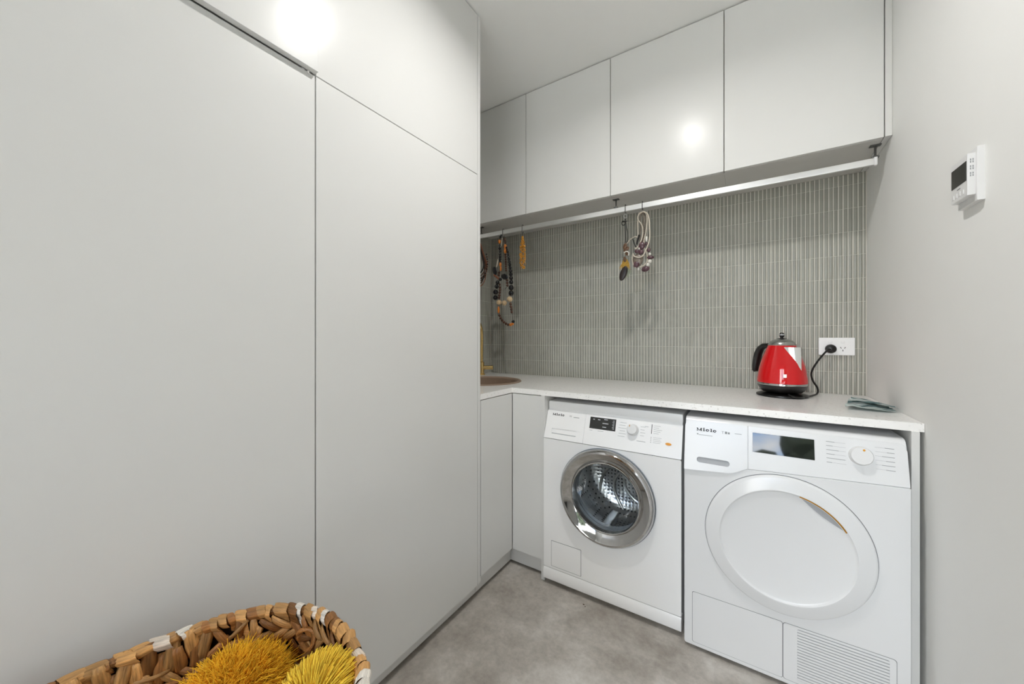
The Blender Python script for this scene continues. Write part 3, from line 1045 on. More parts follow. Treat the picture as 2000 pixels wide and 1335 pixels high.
MB().box(0.0195, 0.1860, 0.0597, 0.1245, -0.002, 0.0010, 0.0004, Mq).build('display', M_SCREEN, cp)
Mk = Mq @ Matrix.Translation((0.2955, 0.0925, 0))
MB().lathe([(0.0285, 0), (0.0275, 0.003), (0.0265, 0.017), (0.0245, 0.0195), (0, 0.0195)], Mk, 48).build('programme_knob', M_WHITE, cp)
MB().prism(circle(0.3005, 0.1100, 0.0030, 16), 0.0195, 0.0202, Mq).build('knob_mark', M_GOLD, cp)
pr = MB()
for k in range(6):
    v = 0.0606 + k * 0.01265
    w0 = (0.013, 0.044, 0.020, 0.030, 0.016, 0.021)[k]
    pr.box(0.2150, 0.2150 + w0, v - 0.0008, v + 0.0008, 0, 0.0004, 0, Mq)
    pr.box(0.2150 + w0, 0.262, v - 0.00025, v + 0.00025, 0, 0.0004, 0, Mq)
    w1 = (0.020, 0.028, 0.019, 0.027, 0.016, 0.020)[k]
    pr.box(0.3700 - w1, 0.3700, v - 0.0008, v + 0.0008, 0, 0.0004, 0, Mq)
    pr.box(0.328, 0.3700 - w1, v - 0.00025, v + 0.00025, 0, 0.0004, 0, Mq)
pr.build('panel_print', M_PRINT_G, cp, kind='stuff')
# round door with its crescent grip
ECX, ECZ = 0.1030, 0.4690
Me = Mg @ Matrix.Translation((ECX, ECZ, 0))
MB().lathe([(0.2265, 0.0002), (0.2290, 0.0002), (0.2290, 0.0006), (0.2265, 0.0006)], Me, 96, close=True).build('door_gap_shade', M_GAP_SHADE, t)  # flat grey ring, seam shade in its colour
dd = MB()
RI = 0.1800
dd.lathe([(0.2270, 0.0), (0.2268, 0.006), (0.2245, 0.010), (0.2200, 0.0125), (0.1860, 0.0205), (0.1815, 0.0205), (RI - 0.001, 0.0175), (RI - 0.006, 0.0150),
          (0.150, 0.0120), (0.100, 0.0080), (0.050, 0.0060), (0, 0.0055)], Me, 96)
dd = dd.build('door', M_ENAMEL, t)
A0, A1 = math.radians(31), math.radians(76)
cres = circle(0, 0, RI - 0.003, 24, A0, A1, True)
pA, pB = Vector(cres[0]), Vector(cres[-1])
chord = []
for i in range(1, 12):
    q = pB.lerp(pA, i / 12)
    nrm = Vector((-(pA - pB).y, (pA - pB).x)).normalized()
    bow = 0.006 * math.sin(PI * i / 12)
    chord.append((q.x + nrm.x * -bow, q.y + nrm.y * -bow))
MB().prism(cres + chord, 0.0100, 0.0152, Me).build('grip', M_ENAMEL_D, dd)
MB().tube([Me @ Vector((x, y, 0.0185)) for x, y in circle(0, 0, RI - 0.0012, 28, A0 - 0.01, A1 + 0.01, True)], 0.0022, 8).build('grip_trim', M_GOLD, dd)
# plinth flap on the left, condenser grille on the right
MB().plate_hole(round_rect(-0.1680, 0.1022, 0.0280, 0.2140, 0.006), round_rect(-0.1665, 0.1010, 0.0292, 0.2126, 0.006), 0.0, 0.0004, Mg).build('flap_gap_shade', M_GAP_SHADE, t, smooth=0)  # grey outline drawn as the seam's shade
MB().prism(round_rect(-0.1665, 0.1010, 0.0292, 0.2126, 0.006), 0, 0.0010, Mg).build('plinth_flap', M_ENAMEL, t)
MB().plate_hole(round_rect(0.1022, 0.3700, 0.0280, 0.2140, 0.008), round_rect(0.1036, 0.3686, 0.0294, 0.2126, 0.008), 0.0, 0.0004, Mg).build('flap_gap_shade', M_GAP_SHADE, t, smooth=0)
gp = MB().plate_hole(round_rect(0.1036, 0.3686, 0.0294, 0.2126, 0.008), round_rect(0.1400, 0.3540, 0.0400, 0.2060, 0.004), 0.0, 0.0010, Mg).build('condenser_grille', M_ENAMEL, t, smooth=0)
MB().box(0.1400, 0.3540, 0.0400, 0.2060, -0.0002, 0.0003, 0, Mg).build('groove_shade_backing', M_ENAMEL_D, gp)  # darker sheet behind the slats: groove shade put into its colour
for k in range(18):
    v = 0.0412 + k * 0.00915
    MB().box(0.1400, 0.3540, v, v + 0.0060, 0.0001, 0.0022, 0.0006, Mg, 1).build('slat', M_ENAMEL, gp)
for fx in (DX_0 + 0.05, DX_1 - 0.05):
    for fy in (DY + 0.06, 2.03):
        MB().lathe([(0, 0.001), (0.02, 0.001), (0.02, 0.010), (0.012, 0.012), (0.012, 0.016)], Matrix.Translation((fx, fy, 0)), 16).build('foot', M_BLACK, t)

# ================================================================== kettle, its base and cord
KX, KY = 0.1306, 1.955
KS = 0.805                                  # girth
Mkt = Matrix.Translation((KX, KY, 0)) @ Matrix.Diagonal((KS, KS, 1, 1))
t = thing('kettle', 'glossy red kettle with black handle and grey lid', 'kettle', (KX, KY, ZT + 0.016))
MB().lathe([(0.1115, 0.9600), (0.1122, 0.9660), (0.1110, 0.980), (0.1075, 0.9950), (0.1030, 1.0190), (0.0962, 1.0440), (0.0862, 1.0690), (0.0745, 1.0945), (0.0640, 1.1160), (0.0620, 1.1210), (0.058, 1.1215), (0, 1.1215)], Mkt, 64).build('body', M_RED, t)
MB().lathe([(0, 0.919), (0.070, 0.919), (0.086, 0.921), (0.098, 0.930), (0.1085, 0.944), (0.1115, 0.9515), (0.10, 0.952), (0, 0.952)], Mkt, 56).build('foot', M_BLACK, t)
MB().lathe([(0.1105, 0.9510), (0.1138, 0.9525), (0.1142, 0.9560), (0.1135, 0.9600), (0.1105, 0.9615)], Mkt, 64).build('trim_ring', M_CHROME, t)
ld_ = MB().lathe([(0.0, 1.1200), (0.0630, 1.1200), (0.0638, 1.1225), (0.0620, 1.1245), (0.0600, 1.1250), (0.0560, 1.1330), (0.0460, 1.1405), (0.0300, 1.1460), (0.0120, 1.1480), (0, 1.1482)], Mkt, 56).build('lid', M_LID, t)
MB().lathe([(0.0242, 1.1470), (0.0200, 1.1500), (0.0080, 1.1515), (0.0065, 1.1545), (0.0105, 1.1580), (0.0120, 1.1630)], Mkt, 28).build('knob', M_BLACK, ld_)
MB().lathe([(0.0120, 1.1630), (0.0122, 1.1655), (0.0118, 1.1680)], Mkt, 28).build('knob_band', M_ENAMEL_D, ld_)
MB().lathe([(0.0118, 1.1680), (0.0095, 1.1725), (0.005, 1.1748), (0, 1.1752)], Mkt, 28).build('knob_cap', M_BLACK, ld_)
sd = Vector((0.723, -0.692, 0)).normalized()
so = Vector((-sd.y, sd.x, 0))
K0 = Vector((KX, KY, 0))


def ring_pt(ang, r, z):
    return K0 + (sd * math.cos(ang) + so * math.sin(ang)) * r * KS + Vector((0, 0, z))


b = MB()
bm = b.bm
top, low = [], []
NS = 8
for i in range(NS + 1):
    a = math.radians(-42 + 84 * i / NS)
    k = 1 - abs(i - NS / 2) / (NS / 2)
    top.append(bm.verts.new(ring_pt(a, 0.0645 + 0.037 * k ** 0.9, 1.1130)))
    zl = 1.110 - 0.093 * k
    rb = 0.0640 + (1.116 - zl) * 0.40
    low.append(bm.verts.new(ring_pt(a * (0.98 - 0.35 * k), rb + 0.002, zl)))
ce = bm.verts.new(ring_pt(0, 0.052, 1.1130))
for i in range(NS):
    bm.faces.new((low[i], low[i + 1], top[i + 1], top[i]))
    bm.faces.new((top[i], top[i + 1], ce))
bmesh.ops.recalc_face_normals(bm, faces=bm.faces)
b.build('spout', M_SPOUT, t, smooth=50)
hd = -sd
hp = []
for r, z in ((0.060, 1.1100), (0.080, 1.1180), (0.105, 1.1165), (0.126, 1.1050), (0.141, 1.0820), (0.151, 1.0520), (0.158, 1.0220), (0.161, 1.0020), (0.158, 0.9960)):
    hp.append(K0 + hd * r * KS + Vector((0, 0, z)))
MB().tube(hp, [0.009, 0.013, 0.0155, 0.0175, 0.019, 0.019, 0.0175, 0.015, 0.010], 12, flat=0.8).build('handle', M_BLACK, t)
MB().box(0.022, 0.026, -0.006, 0.006, -0.002, 0.012, 0.001, Matrix.Translation((KX + 0.004, KY - 0.0905, 0.990)) @ Matrix.Rotation(-PI / 2, 4, 'Z') @ Matrix.Translation((-0.024, 0, 0))).build('water_gauge', M_CHROME, t)

t = thing('kettle_stand', 'round black power stand under the red kettle, cord plugged into the wall', 'stand', (KX, KY, ZT))
MB().lathe([(0, 0.0005), (0.110, 0.0005), (0.1150, 0.003), (0.1140, 0.008), (0.104, 0.011), (0.070, 0.0125), (0.060, 0.0165), (0, 0.0165)], Matrix.Translation((KX, KY, ZT)) @ Matrix.Diagonal((KS, KS, 1, 1)), 56).build('disc', M_BLACK, t)
PL = Vector((0.3165, YB - 0.012, 1.1035))
Mpl = front(PL.y, 0)
MB().lathe([(0, 0.0), (0.0185, 0.0), (0.0200, 0.006), (0.0195, 0.014), (0.0170, 0.020), (0.0090, 0.023), (0, 0.0235)], Mpl @ Matrix.Translation((PL.x, PL.z, 0.001)), 32).build('plug', M_BLACK, t)


def smooth_path(P, per=6):
    P = [Vector(p) for p in P]
    out = []
    for i in range(len(P) - 1):
        a, b_, c, d_ = P[max(i - 1, 0)], P[i], P[i + 1], P[min(i + 2, len(P) - 1)]
        for k in range(per):
            u = k / per
            out.append(0.5 * ((2 * b_) + (c - a) * u + (2 * a - 5 * b_ + 4 * c - d_) * u * u + (-a + 3 * b_ - 3 * c + d_) * u ** 3))
    out.append(P[-1])
    return out


cord = smooth_path([(0.3165, YB - 0.030, 1.1030), (0.3000, YB - 0.043, 1.0950), (0.2660, 2.085, 1.0470), (0.2440, 2.070, 1.0000), (0.2480, 2.065, 0.9640), (0.2620, 2.050, 0.9330),
                    (0.2560, 2.020, 0.9120), (0.2220, 1.950, 0.9070), (0.1900, 1.880, 0.9070), (0.1620, 1.862, 0.9120), (0.1480, 1.880, 0.9180)])
MB().tube(cord, 0.0037, 8).build('cord', M_BLACK, t)

# ================================================================== power outlet
t = thing('power_outlet', 'white double wall socket on the tiles, black plug in it', 'socket', (0.337, YB, 1.114))
Mo = front(YB - 0.002)
MB().box(0.2762, 0.3984, 1.0752, 1.1532, -0.003, 0.008, 0.0025, Mo).build('plate', M_OUTLET, t)
for cx in (0.3165, 0.3585):
    MB().box(cx - 0.0065, cx + 0.0065, 1.1290, 1.1390, 0.008, 0.0108, 0.001, Mo @ Matrix.Identity(4)).build('switch', M_OUTLET, t)
b = MB()
b.box(-0.0011, 0.0011, -0.0038, 0.0038, 0.0078, 0.0084, 0, Mo @ Matrix.Translation((0.3520, 1.1085, 0)) @ Matrix.Rotation(math.radians(30), 4, 'Z'))
b.box(-0.0011, 0.0011, -0.0038, 0.0038, 0.0078, 0.0084, 0, Mo @ Matrix.Translation((0.3655, 1.1085, 0)) @ Matrix.Rotation(math.radians(-30), 4, 'Z'))
b.box(-0.0011, 0.0011, -0.0040, 0.0040, 0.0078, 0.0084, 0, Mo @ Matrix.Translation((0.3588, 1.0965, 0)))
b.build('socket_slots', M_PRINT_D, t)

# ================================================================== cloth on the worktop
t_pts = []
NU, NV = 34, 22
b = MB()
bm = b.bm
gridv = []
for i in range(NU + 1):
    u = i / NU
    row = []
    for j in range(NV + 1):
        v = j / NV
        # from the blunt left end to the pointed right end
        lft = Vector((0.290, 1.690)).lerp(Vector((0.345, 1.900)), v)
        rgt = Vector((0.420, 1.700)).lerp(Vector((0.426, 1.845)), v)
        q = lft.lerp(rgt, u)
        q.y += 0.010 * math.sin(7 * u + 3 * v) * (1 - u)
        h = 0.004 + (0.016 * (1 - 0.55 * u)) * (0.5 + 0.5 * math.sin(13.0 * v + 3.2 * u + 0.6)) + 0.006 * noise.noise(Vector((u * 6, v * 7, 1.3)))
        h *= min(1, 6 * v + 0.55) * min(1, (1 - v) * 5 + 0.25) * (1 - 0.55 * u)
        row.append(bm.verts.new((q.x, q.y, ZT + 0.0035 + max(0.0, h))))
    gridv.append(row)
for i in range(NU):
    for j in range(NV):
        bm.faces.new((gridv[i][j], gridv[i + 1][j], gridv[i + 1][j + 1], gridv[i][j + 1]))
bmesh.ops.solidify(bm, geom=bm.faces[:], thickness=0.0022)
cl = thing('cleaning_cloth', 'crumpled pale teal striped cloth on the worktop by the right wall', 'cloth', (0.36, 1.79, ZT))
b.build('lower_fold', M_CLOTH, cl, smooth=80)
b = MB()
bm = b.bm
gridv = []
for i in range(NU + 1):
    u = i / NU
    row = []
    for j in range(11):
        v = j / 10
        a0 = Vector((0.318, 1.775)).lerp(Vector((0.352, 1.880)), v)
        a1 = Vector((0.428, 1.715)).lerp(Vector((0.430, 1.800)), v)
        q = a0.lerp(a1, u)
        h = 0.021 + 0.007 * math.sin(9 * v + 2 * u) + 0.005 * noise.noise(Vector((u * 5, v * 5, 7.7)))
        h *= (1 - 0.72 * u) * (0.55 + 0.45 * math.sin(PI * min(1, v + 0.15)))
        row.append(bm.verts.new((q.x, q.y, ZT + 0.009 + max(0, h))))
    gridv.append(row)
for i in range(NU):
    for j in range(10):
        bm.faces.new((gridv[i][j], gridv[i + 1][j], gridv[i + 1][j + 1], gridv[i][j + 1]))
bmesh.ops.solidify(bm, geom=bm.faces[:], thickness=0.0022)
b.build('upper_fold', M_CLOTH, cl, smooth=80)

# ================================================================== thermostat on the right wall
t = thing('thermostat', 'small white wall thermostat with a dark screen on the right wall', 'thermostat', (XW, 1.262, 1.513))
MB().box(0.4255, XW + 0.0005, 1.2205, 1.3060, 1.4535, 1.5725, 0.0015).build('back_plate', M_WHITE, t)
MB().box(0.4128, 0.4258, 1.2250, 1.3015, 1.4680, 1.5605, 0.0015).build('housing', M_WHITE, t)
MB().box(0.4118, 0.4132, 1.2280, 1.2960, 1.5020, 1.5455, 0.0003).build('screen', M_LCD, t)
b = MB()
for k, yy in enumerate((1.240, 1.255, 1.270, 1.285)):
    b = MB().box(0.4118, 0.4135, yy, yy + 0.009, 1.4765, 1.4865, 0.0005).build('button', M_WHITE, t)
MB().box(0.4123, 0.4135, 1.2560, 1.2700, 1.4930, 1.4955, 0).build('badge', M_PRINT_G, t)
b = MB()
for k in range(3):
    for q in range(2):
        for z in range(2):
            b.box(0.4168 + q * 0.0036, 0.4186 + q * 0.0036, 1.2246, 1.2256, 1.5090 + k * 0.0150 + z * 0.0052, 1.5130 + k * 0.0150 + z * 0.0052)
b.build('vent_slots', M_PRINT_G, t)

# ================================================================== things hung from the rail
BALL = {}


def bead(parent, c, r, mat, sc=(1, 1, 1), M=None):
    """One bead: shares a ball mesh per material."""
    if mat.name not in BALL:
        b = MB().ball((0, 0, 0), 1.0, seg=12)
        for f in b.bm.faces:
            f.smooth = True
        me = bpy.data.meshes.new('bead')
        b.bm.to_mesh(me)
        b.bm.free()
        me.materials.append(mat)
        BALL[mat.name] = me
    S = Matrix.Diagonal((r * sc[0], r * sc[1], r * sc[2], 1))
    return instance(BALL[mat.name], 'bead', parent, c, (M @ S) if M is not None else S)


def s_hook(px, label, low, group='wire hooks on the rail'):
    """Thin wire hook over the rail; its lower eye ends low below the rail's top."""
    x = at_y(px, 430, RY).x
    t = thing('wire_hook', label, 'hook', (x, RY, RZ1), group)
    P = [(x, RY + 0.010, RZ0 + 0.006), (x, RY + 0.0095, RZ1 - 0.002), (x, RY + 0.006, RZ1 + 0.006), (x, RY, RZ1 + 0.0085), (x, RY - 0.006, RZ1 + 0.006),
         (x, RY - 0.0095, RZ1 - 0.004), (x, RY - 0.010, RZ0 - 0.004), (x, RY - 0.010, low + 0.010), (x, RY - 0.007, low + 0.002), (x, RY, low), (x, RY + 0.007, low + 0.003), (x, RY + 0.009, low + 0.010)]
    o = MB().tube(smooth_path(P, 4), 0.0017, 6).build('wire', M_DARKSTEEL, t)
    return x


# ---- black, orange and wooden bead necklace
def zb(zx, zy, y):
    return at_y(936 + zx / 6.07, 440 + zy / 6.07, y)


NY = RY - 0.004
x1 = s_hook(983, 'wire hook over the rail carrying the black and orange bead necklace', RZ0 - 0.018)
t = thing('bead_necklace', 'long necklace of black, orange and pale wooden beads hung from the rail', 'necklace', zb(275, 110, NY), 'necklaces on the rail')
SC_PX = 1 / 6.07 * 2.196 / FPX                # metres per zoomed pixel at that depth
SP = {}


def run(lst, mat, y):
    for zx, zy, d_ in lst:
        bead(t, zb(zx, zy, y), d_ / 2 * SC_PX, mat, (1, 1, 1))


run([(262, 118, 26), (250, 138, 30), (243, 240, 30), (242, 272, 32), (246, 305, 32), (245, 340, 32), (246, 374, 32), (245, 406, 32), (250, 430, 28)], M_BEAD_BLACK, NY - 0.004)
run([(300, 160, 26), (306, 180, 28), (309, 205, 28), (310, 345, 28), (311, 372, 28), (313, 400, 28), (314, 428, 28), (316, 455, 26), (317, 482, 26), (318, 508, 26), (320, 534, 26)], M_BEAD_BROWN, NY + 0.004)
run([(236, 560, 32), (233, 590, 32), (330, 650, 32), (331, 680, 32), (333, 712, 32), (244, 700, 32), (246, 732, 32), (247, 762, 34), (243, 795, 34), (240, 826, 34), (236, 856, 34)], M_BEAD_BROWN, NY + 0.006)
for zx, zy, w_, h_ in ((240, 192, 36, 52), (250, 462, 32, 56), (254, 512, 26, 62), (308, 248, 38, 56), (310, 302, 40, 64), (229, 1000, 28, 92)):
    bead(t, zb(zx, zy, NY - 0.005), w_ / 2 * SC_PX, M_BEAD_ORANGE, (1, 1, h_ / w_))
run([(322, 262, 26), (328, 288, 26), (334, 314, 28), (340, 342, 30), (346, 370, 32), (350, 400, 34), (356, 432, 36), (361, 466, 38), (366, 502, 40), (371, 540, 42), (374, 580, 44), (377, 624, 48), (379, 672, 52), (378, 738, 66), (378, 802, 66)], M_BEAD_BLACK, NY - 0.010)
run([(216, 676, 50), (206, 724, 54), (192, 790, 64), (190, 856, 62), (250, 640, 40)], M_BEAD_BLACK, NY - 0.010)
run([(235, 912, 62), (297, 918, 64), (360, 874, 68)], M_BEAD_WOOD, NY - 0.012)
run([(372, 930, 34), (376, 962, 34), (381, 994, 34), (386, 1026, 34), (240, 1068, 32), (254, 1098, 34), (272, 1124, 34), (294, 1146, 34), (318, 1164, 34), (344, 1176, 34)], M_BEAD_BROWN, NY - 0.006)
run([(374, 1176, 38), (396, 1166, 32)], M_BEAD_ORANGE, NY - 0.006)
run([(402, 1140, 38)], M_BEAD_BLACK, NY - 0.006)
for zx, zy, w_, h_, rz in ((184, 540, 62, 112, -14), (300, 608, 104, 66, 22)):
    MB().ball(zb(zx, zy, NY - 0.014), w_ / 2 * SC_PX, (1, 0.35, h_ / w_), 18, Matrix.Rotation(math.radians(rz), 4, 'Y')).build('tablet', M_BEAD_BLACK, t)
MB().tube([zb(178, 586, NY - 0.012), zb(236, 636, NY - 0.012)], 13 * SC_PX, 10).build('copper_bar', M_BEAD_COPPER, t)
MB().tube([zb(205, 490, NY - 0.008), zb(224, 400, NY - 0.008)], 7 * SC_PX, 8).build('cord', M_CORD_CREAM, t)
MB().tube([zb(272, 150, NY), zb(262, 230, NY), zb(256, 250, NY)], 5 * SC_PX, 8).build('cord', M_CORD_CREAM, t)
loop = [zb(*q, NY) for q in ((276, 112), (258, 130), (243, 190), (244, 400), (250, 500), (232, 590), (240, 850), (228, 950), (230, 1045), (270, 1122), (345, 1177), (396, 1166), (403, 1138), (388, 1030), (366, 900), (378, 740), (377, 620), (356, 430), (330, 300), (306, 180), (290, 125))]
MB().tube(smooth_path(loop, 3), 0.0012, 5, closed=False).build('string', M_CORD_BLACK, t)
MB().tube(smooth_path([zb(*q, NY + 0.005) for q in ((300, 150), (309, 250), (316, 470), (330, 650), (334, 715), (300, 760))], 3), 0.0012, 5).build('string', M_CORD_BLACK, t)

# ---- orange bead tassel
x2 = s_hook(1021, 'dark wire hook on the rail above the orange bead tassel', RZ0 - 0.012)
TB = at_y(1021, 470, NY)
t = thing('bead_tassel', 'slim tassel of small amber beads hung from the rail', 'tassel', TB)
MB().tube([at_y(1020.5, 454, RY - 0.001), at_y(1021, 470, NY), at_y(1021, 500, NY), at_y(1020.5, 522, NY)], 0.0011, 6).build('string', M_CORD_BLACK, t)
b = MB()
rr = random.Random(5)
for k in range(230):
    f = rr.random()
    zpx = 462 + 62 * f
    w_ = 1.2 + 4.4 * min(1, f * 2.6) * (1 if f < 0.86 else 0.7)
    c = at_y(1020.8 + rr.uniform(-1, 1) * w_, zpx, NY + rr.uniform(-1, 1) * w_ * 0.0022)
    b.ball(c, rr.uniform(0.0024, 0.0044), (1, 1, rr.uniform(0.8, 1.5)), 7)
b.build('bead_cluster', M_AMBER, t, kind='stuff')

# ---- shell and feather pendant
def zc(zx, zy, y):
    return at_y(1190 + zx / 7.418, 380 + zy / 7.418, y)


SP3 = 1 / 7.418 * 1.86 / FPX
x3 = s_hook(1221.8, 'wire hook over the rail carrying the shell and feather pendant', RZ0 - 0.010)
t = thing('feather_pendant', 'shell and yellow feather pendant on a knotted black cord', 'pendant', zc(232, 300, NY), 'necklaces on the rail')
MB().tube([zc(232 + 22 * math.cos(a), 310 + 30 * math.sin(a), NY) for a in [2 * PI * i / 16 for i in range(16)]], 6 * SP3, 6, closed=True).build('ring', M_STEEL, t)
b = MB()
b.tube(smooth_path([zc(234, 345, NY), zc(226, 400, NY), zc(228, 480, NY), zc(232, 560, NY), zc(235, 640, NY), zc(225, 720, NY)], 3), 6 * SP3, 6)
b.tube(smooth_path([zc(238, 390, NY), zc(250, 470, NY), zc(264, 560, NY), zc(262, 650, NY), zc(240, 730, NY)], 3), 5 * SP3, 6)
b.tube([zc(203 + 24 * math.cos(a), 412 + 32 * math.sin(a), NY - 0.003) for a in [2 * PI * i / 14 for i in range(14)]], 6 * SP3, 6, closed=True)
b.tube([zc(190, 395, NY - 0.003), zc(258, 380, NY - 0.003)], 6 * SP3, 6)
b.build('cord', M_CORD_BLACK, t)
for zx, zy, w_, h_, rz in ((228, 745, 56, 92, 22), (258, 780, 52, 70, 30), (228, 800, 50, 60, 5), (262, 850, 60, 64, -20), (225, 935, 44, 84, -6)):
    MB().ball(zc(zx, zy, NY - 0.004), w_ / 2 * SP3, (1, 0.4, h_ / w_), 14, Matrix.Rotation(math.radians(rz), 4, 'Y')).build('shell', M_SHELL, t)
MB().tube(smooth_path([zc(212, 842, NY - 0.010), zc(244, 822, NY - 0.011), zc(280, 836, NY - 0.011), (zc(278, 880, NY - 0.010))], 4), 8 * SP3, 6).build('shell_rim', M_PEARL, t)
MB().ball(zc(205, 1140, NY - 0.006), 50 * SP3, (1, 0.35, 2.2), 18, Matrix.Rotation(math.radians(20), 4, 'Y')).build('oval_drop', M_DARKOVAL, t)
b = MB()
for k in range(26):
    x0 = 190 + k * 4.0
    b.tube([zc(232 + (k - 13) * 2.0, 935, NY), zc(x0 - 4, 1000, NY - 0.002 + 0.0004 * (k % 5)), zc(140 + k * 6.4, 1070 + 24 * math.sin(k * 2.1), NY - 0.001)], [2 * SP3, 6 * SP3, 2 * SP3], 5)
b.build('feather', M_FEATHER_Y, t)
b = MB()
for k in range(18):
    b.tube([zc(250, 1040, NY), zc(270 + k * 1.8, 1090 + (k % 4) * 14, NY), zc(225 + k * 7.0, 1235 - k * 7 + 18 * math.sin(k * 1.7), NY)], [2 * SP3, 5 * SP3, 1.5 * SP3], 5)
b.build('feather', M_FEATHER_G, t)

# ---- cream cord, seed bead and plum stone necklace
x4 = s_hook(1255, 'wire hook over the rail carrying the cream and plum necklace', RZ0 - 0.006)
t = thing('cord_necklace', 'looped necklace of cream cords, seed beads and plum stones', 'necklace', zc(490, 240, NY), 'necklaces on the rail')
for pts, r_, mt, y in (
        (((490, 245), (440, 270), (415, 320), (420, 370), (460, 420), (482, 480), (485, 560), (470, 640), (440, 710), (395, 775), (372, 770)), 8, M_CORD_CREAM, NY - 0.006),
        (((490, 245), (530, 265), (548, 320), (545, 420), (528, 560), (505, 660), (500, 760), (540, 830), (552, 940), (520, 1010), (440, 1050)), 8, M_CORD_CREAM, NY - 0.004),
        (((495, 245), (550, 275), (576, 360), (582, 480), (588, 600), (570, 700), (530, 800), (490, 880), (430, 908), (360, 890), (340, 850)), 9, M_CORD_CREAM, NY - 0.012),
        (((485, 250), (425, 300), (412, 400), (415, 520), (410, 620), (380, 605), (300, 650), (262, 705)), 7, M_CORD_CREAM, NY),
        (((340, 850), (330, 920), (345, 1000), (385, 1060)), 7, M_CORD_CREAM, NY - 0.006)):
    MB().tube(smooth_path([zc(*q, y) for q in pts], 4), r_ * SP3, 6).build('cord', mt, t)
for pts in (((480, 260), (450, 330), (455, 460), (450, 560), (440, 660)), ((495, 260), (492, 380), (490, 500), (485, 600), (470, 690)), ((505, 260), (525, 340), (515, 460), (500, 590), (490, 690))):
    b = MB()
    P = smooth_path([zc(*q, NY + 0.003) for q in pts], 9)
    for k, q in enumerate(P):
        b.ball(q, (11 if k % 2 else 8.5) * SP3, (1, 1, 0.8), 7)
    b.build('seed_strand', M_SEED, t)
MB().tube(smooth_path([zc(340, 640, NY), zc(360, 700, NY), zc(385, 760, NY)], 3), 7 * SP3, 6).build('cord', M_CORD_BLACK, t)
MB().tube(smooth_path([zc(432, 580, NY - 0.006), zc(412, 660, NY - 0.006), zc(398, 720, NY - 0.006)], 3), 13 * SP3, 6).build('dark_bar', M_CORD_BLACK, t)
for zx, zy, w_, h_, rz in ((470, 740, 92, 110, 0), (400, 820, 66, 60, 20), (460, 830, 70, 70, -15), (540, 710, 42, 48, 10), (572, 800, 52, 60, 0), (597, 908, 96, 50, 4), (525, 1075, 112, 78, -12)):
    MB().ball(zc(zx, zy, NY - 0.006), w_ / 2 * SP3, (1, 0.5, h_ / w_), 12, Matrix.Rotation(math.radians(rz), 4, 'Y')).build('stone', M_PURPLE, t)
for zx, zy, w_, h_, rz in ((412, 950, 150, 190, 12),):
    MB().ball(zc(zx, zy, NY + 0.002), w_ / 2 * SP3, (1, 0.4, h_ / w_), 16, Matrix.Rotation(math.radians(rz), 4, 'Y')).build('seed_medallion', M_SEED, t)
MB().ball(zc(392, 1010, NY - 0.004), 44 * SP3, (1, 0.5, 1.1), 12).build('stone', M_PURPLE, t)
for zx, zy, d_, h_ in ((540, 640, 30, 80), (586, 862, 40, 40), (588, 966, 54, 56), (562, 1016, 52, 52), (424, 1080, 26, 44), (435, 780, 26, 30)):
    bead(t, zc(zx, zy, NY - 0.008), d_ / 2 * SP3, M_PEARL, (1, 1, h_ / d_))

# ---- dark hoop necklace, mostly behind the tall cabinet
x0_ = s_hook(934, 'wire hook over the rail carrying the dark hoop necklace', RZ0 - 0.02)
t = thing('hoop_necklace', 'dark brown and copper hoop necklace by the tall cabinet edge', 'necklace', at_y(934, 470, NY), 'necklaces on the rail')
for k in range(6):
    cx, wd_, lo_y = 934 + (k % 3) * 1.2, 13 + 2.0 * (k % 4), 534 + 5 * k
    pts = []
    for i in range(26):
        a = 2 * PI * i / 26
        ww = wd_ * (0.32 + 0.68 * (0.5 - 0.5 * math.cos(min(PI, max(0, (math.sin(a) * 0.5 + 0.5) * PI * 1.15)))))
        pts.append(at_y(cx + math.cos(a) * ww, 474 + (lo_y - 474) * (0.5 + 0.5 * math.sin(a)), NY - 0.012 + 0.005 * k))
    MB().tube(pts, 0.0030 if k % 2 else 0.0040, 7, closed=True).build('hoop', (M_CORD_BLACK, M_BEAD_BROWN, M_BEAD_COPPER)[k % 3], t)
for k in range(14):
    a = -0.5 + 2.0 * k / 13
    bead(t, at_y(936 + math.cos(a) * 16, 512 + math.sin(a) * 32, NY - 0.018), 0.0055, (M_BEAD_BLACK, M_BEAD_BROWN)[k % 2])

# ================================================================== woven basket
BX, BY, BH = -0.671, 0.091, 0.616
BA, BB, BP = 0.234, 0.309, 2.5                # half axes at the rim, squareness


def basket_pt(th, z, grow=0.0):
    k = 0.84 + 0.16 * (z / BH) ** 0.8
    c, s = math.cos(th), math.sin(th)
    rr_ = (abs(c / (BA * k + grow)) ** BP + abs(s / (BB * k + grow)) ** BP) ** (-1 / BP)
    q = Vector((rr_ * c, rr_ * s))
    a = -0.209
    return Vector((BX + q.x * math.cos(a) - q.y * math.sin(a), BY + q.x * math.sin(a) + q.y * math.cos(a), z))


def basket_frame(th, z):
    p = basket_pt(th, z)
    tg = (basket_pt(th + 0.01, z) - basket_pt(th - 0.01, z)).normalized()
    up = (basket_pt(th, min(z + 0.01, BH)) - basket_pt(th, z - 0.01)).normalized()
    return p, tg, up, tg.cross(up).normalized()


# equal steps along the rim
TH = [2 * PI * i / 720 for i in range(721)]
acc = [0.0]
for i in range(720):
    acc.append(acc[-1] + (basket_pt(TH[i + 1], BH) - basket_pt(TH[i], BH)).length)
PER = acc[-1]


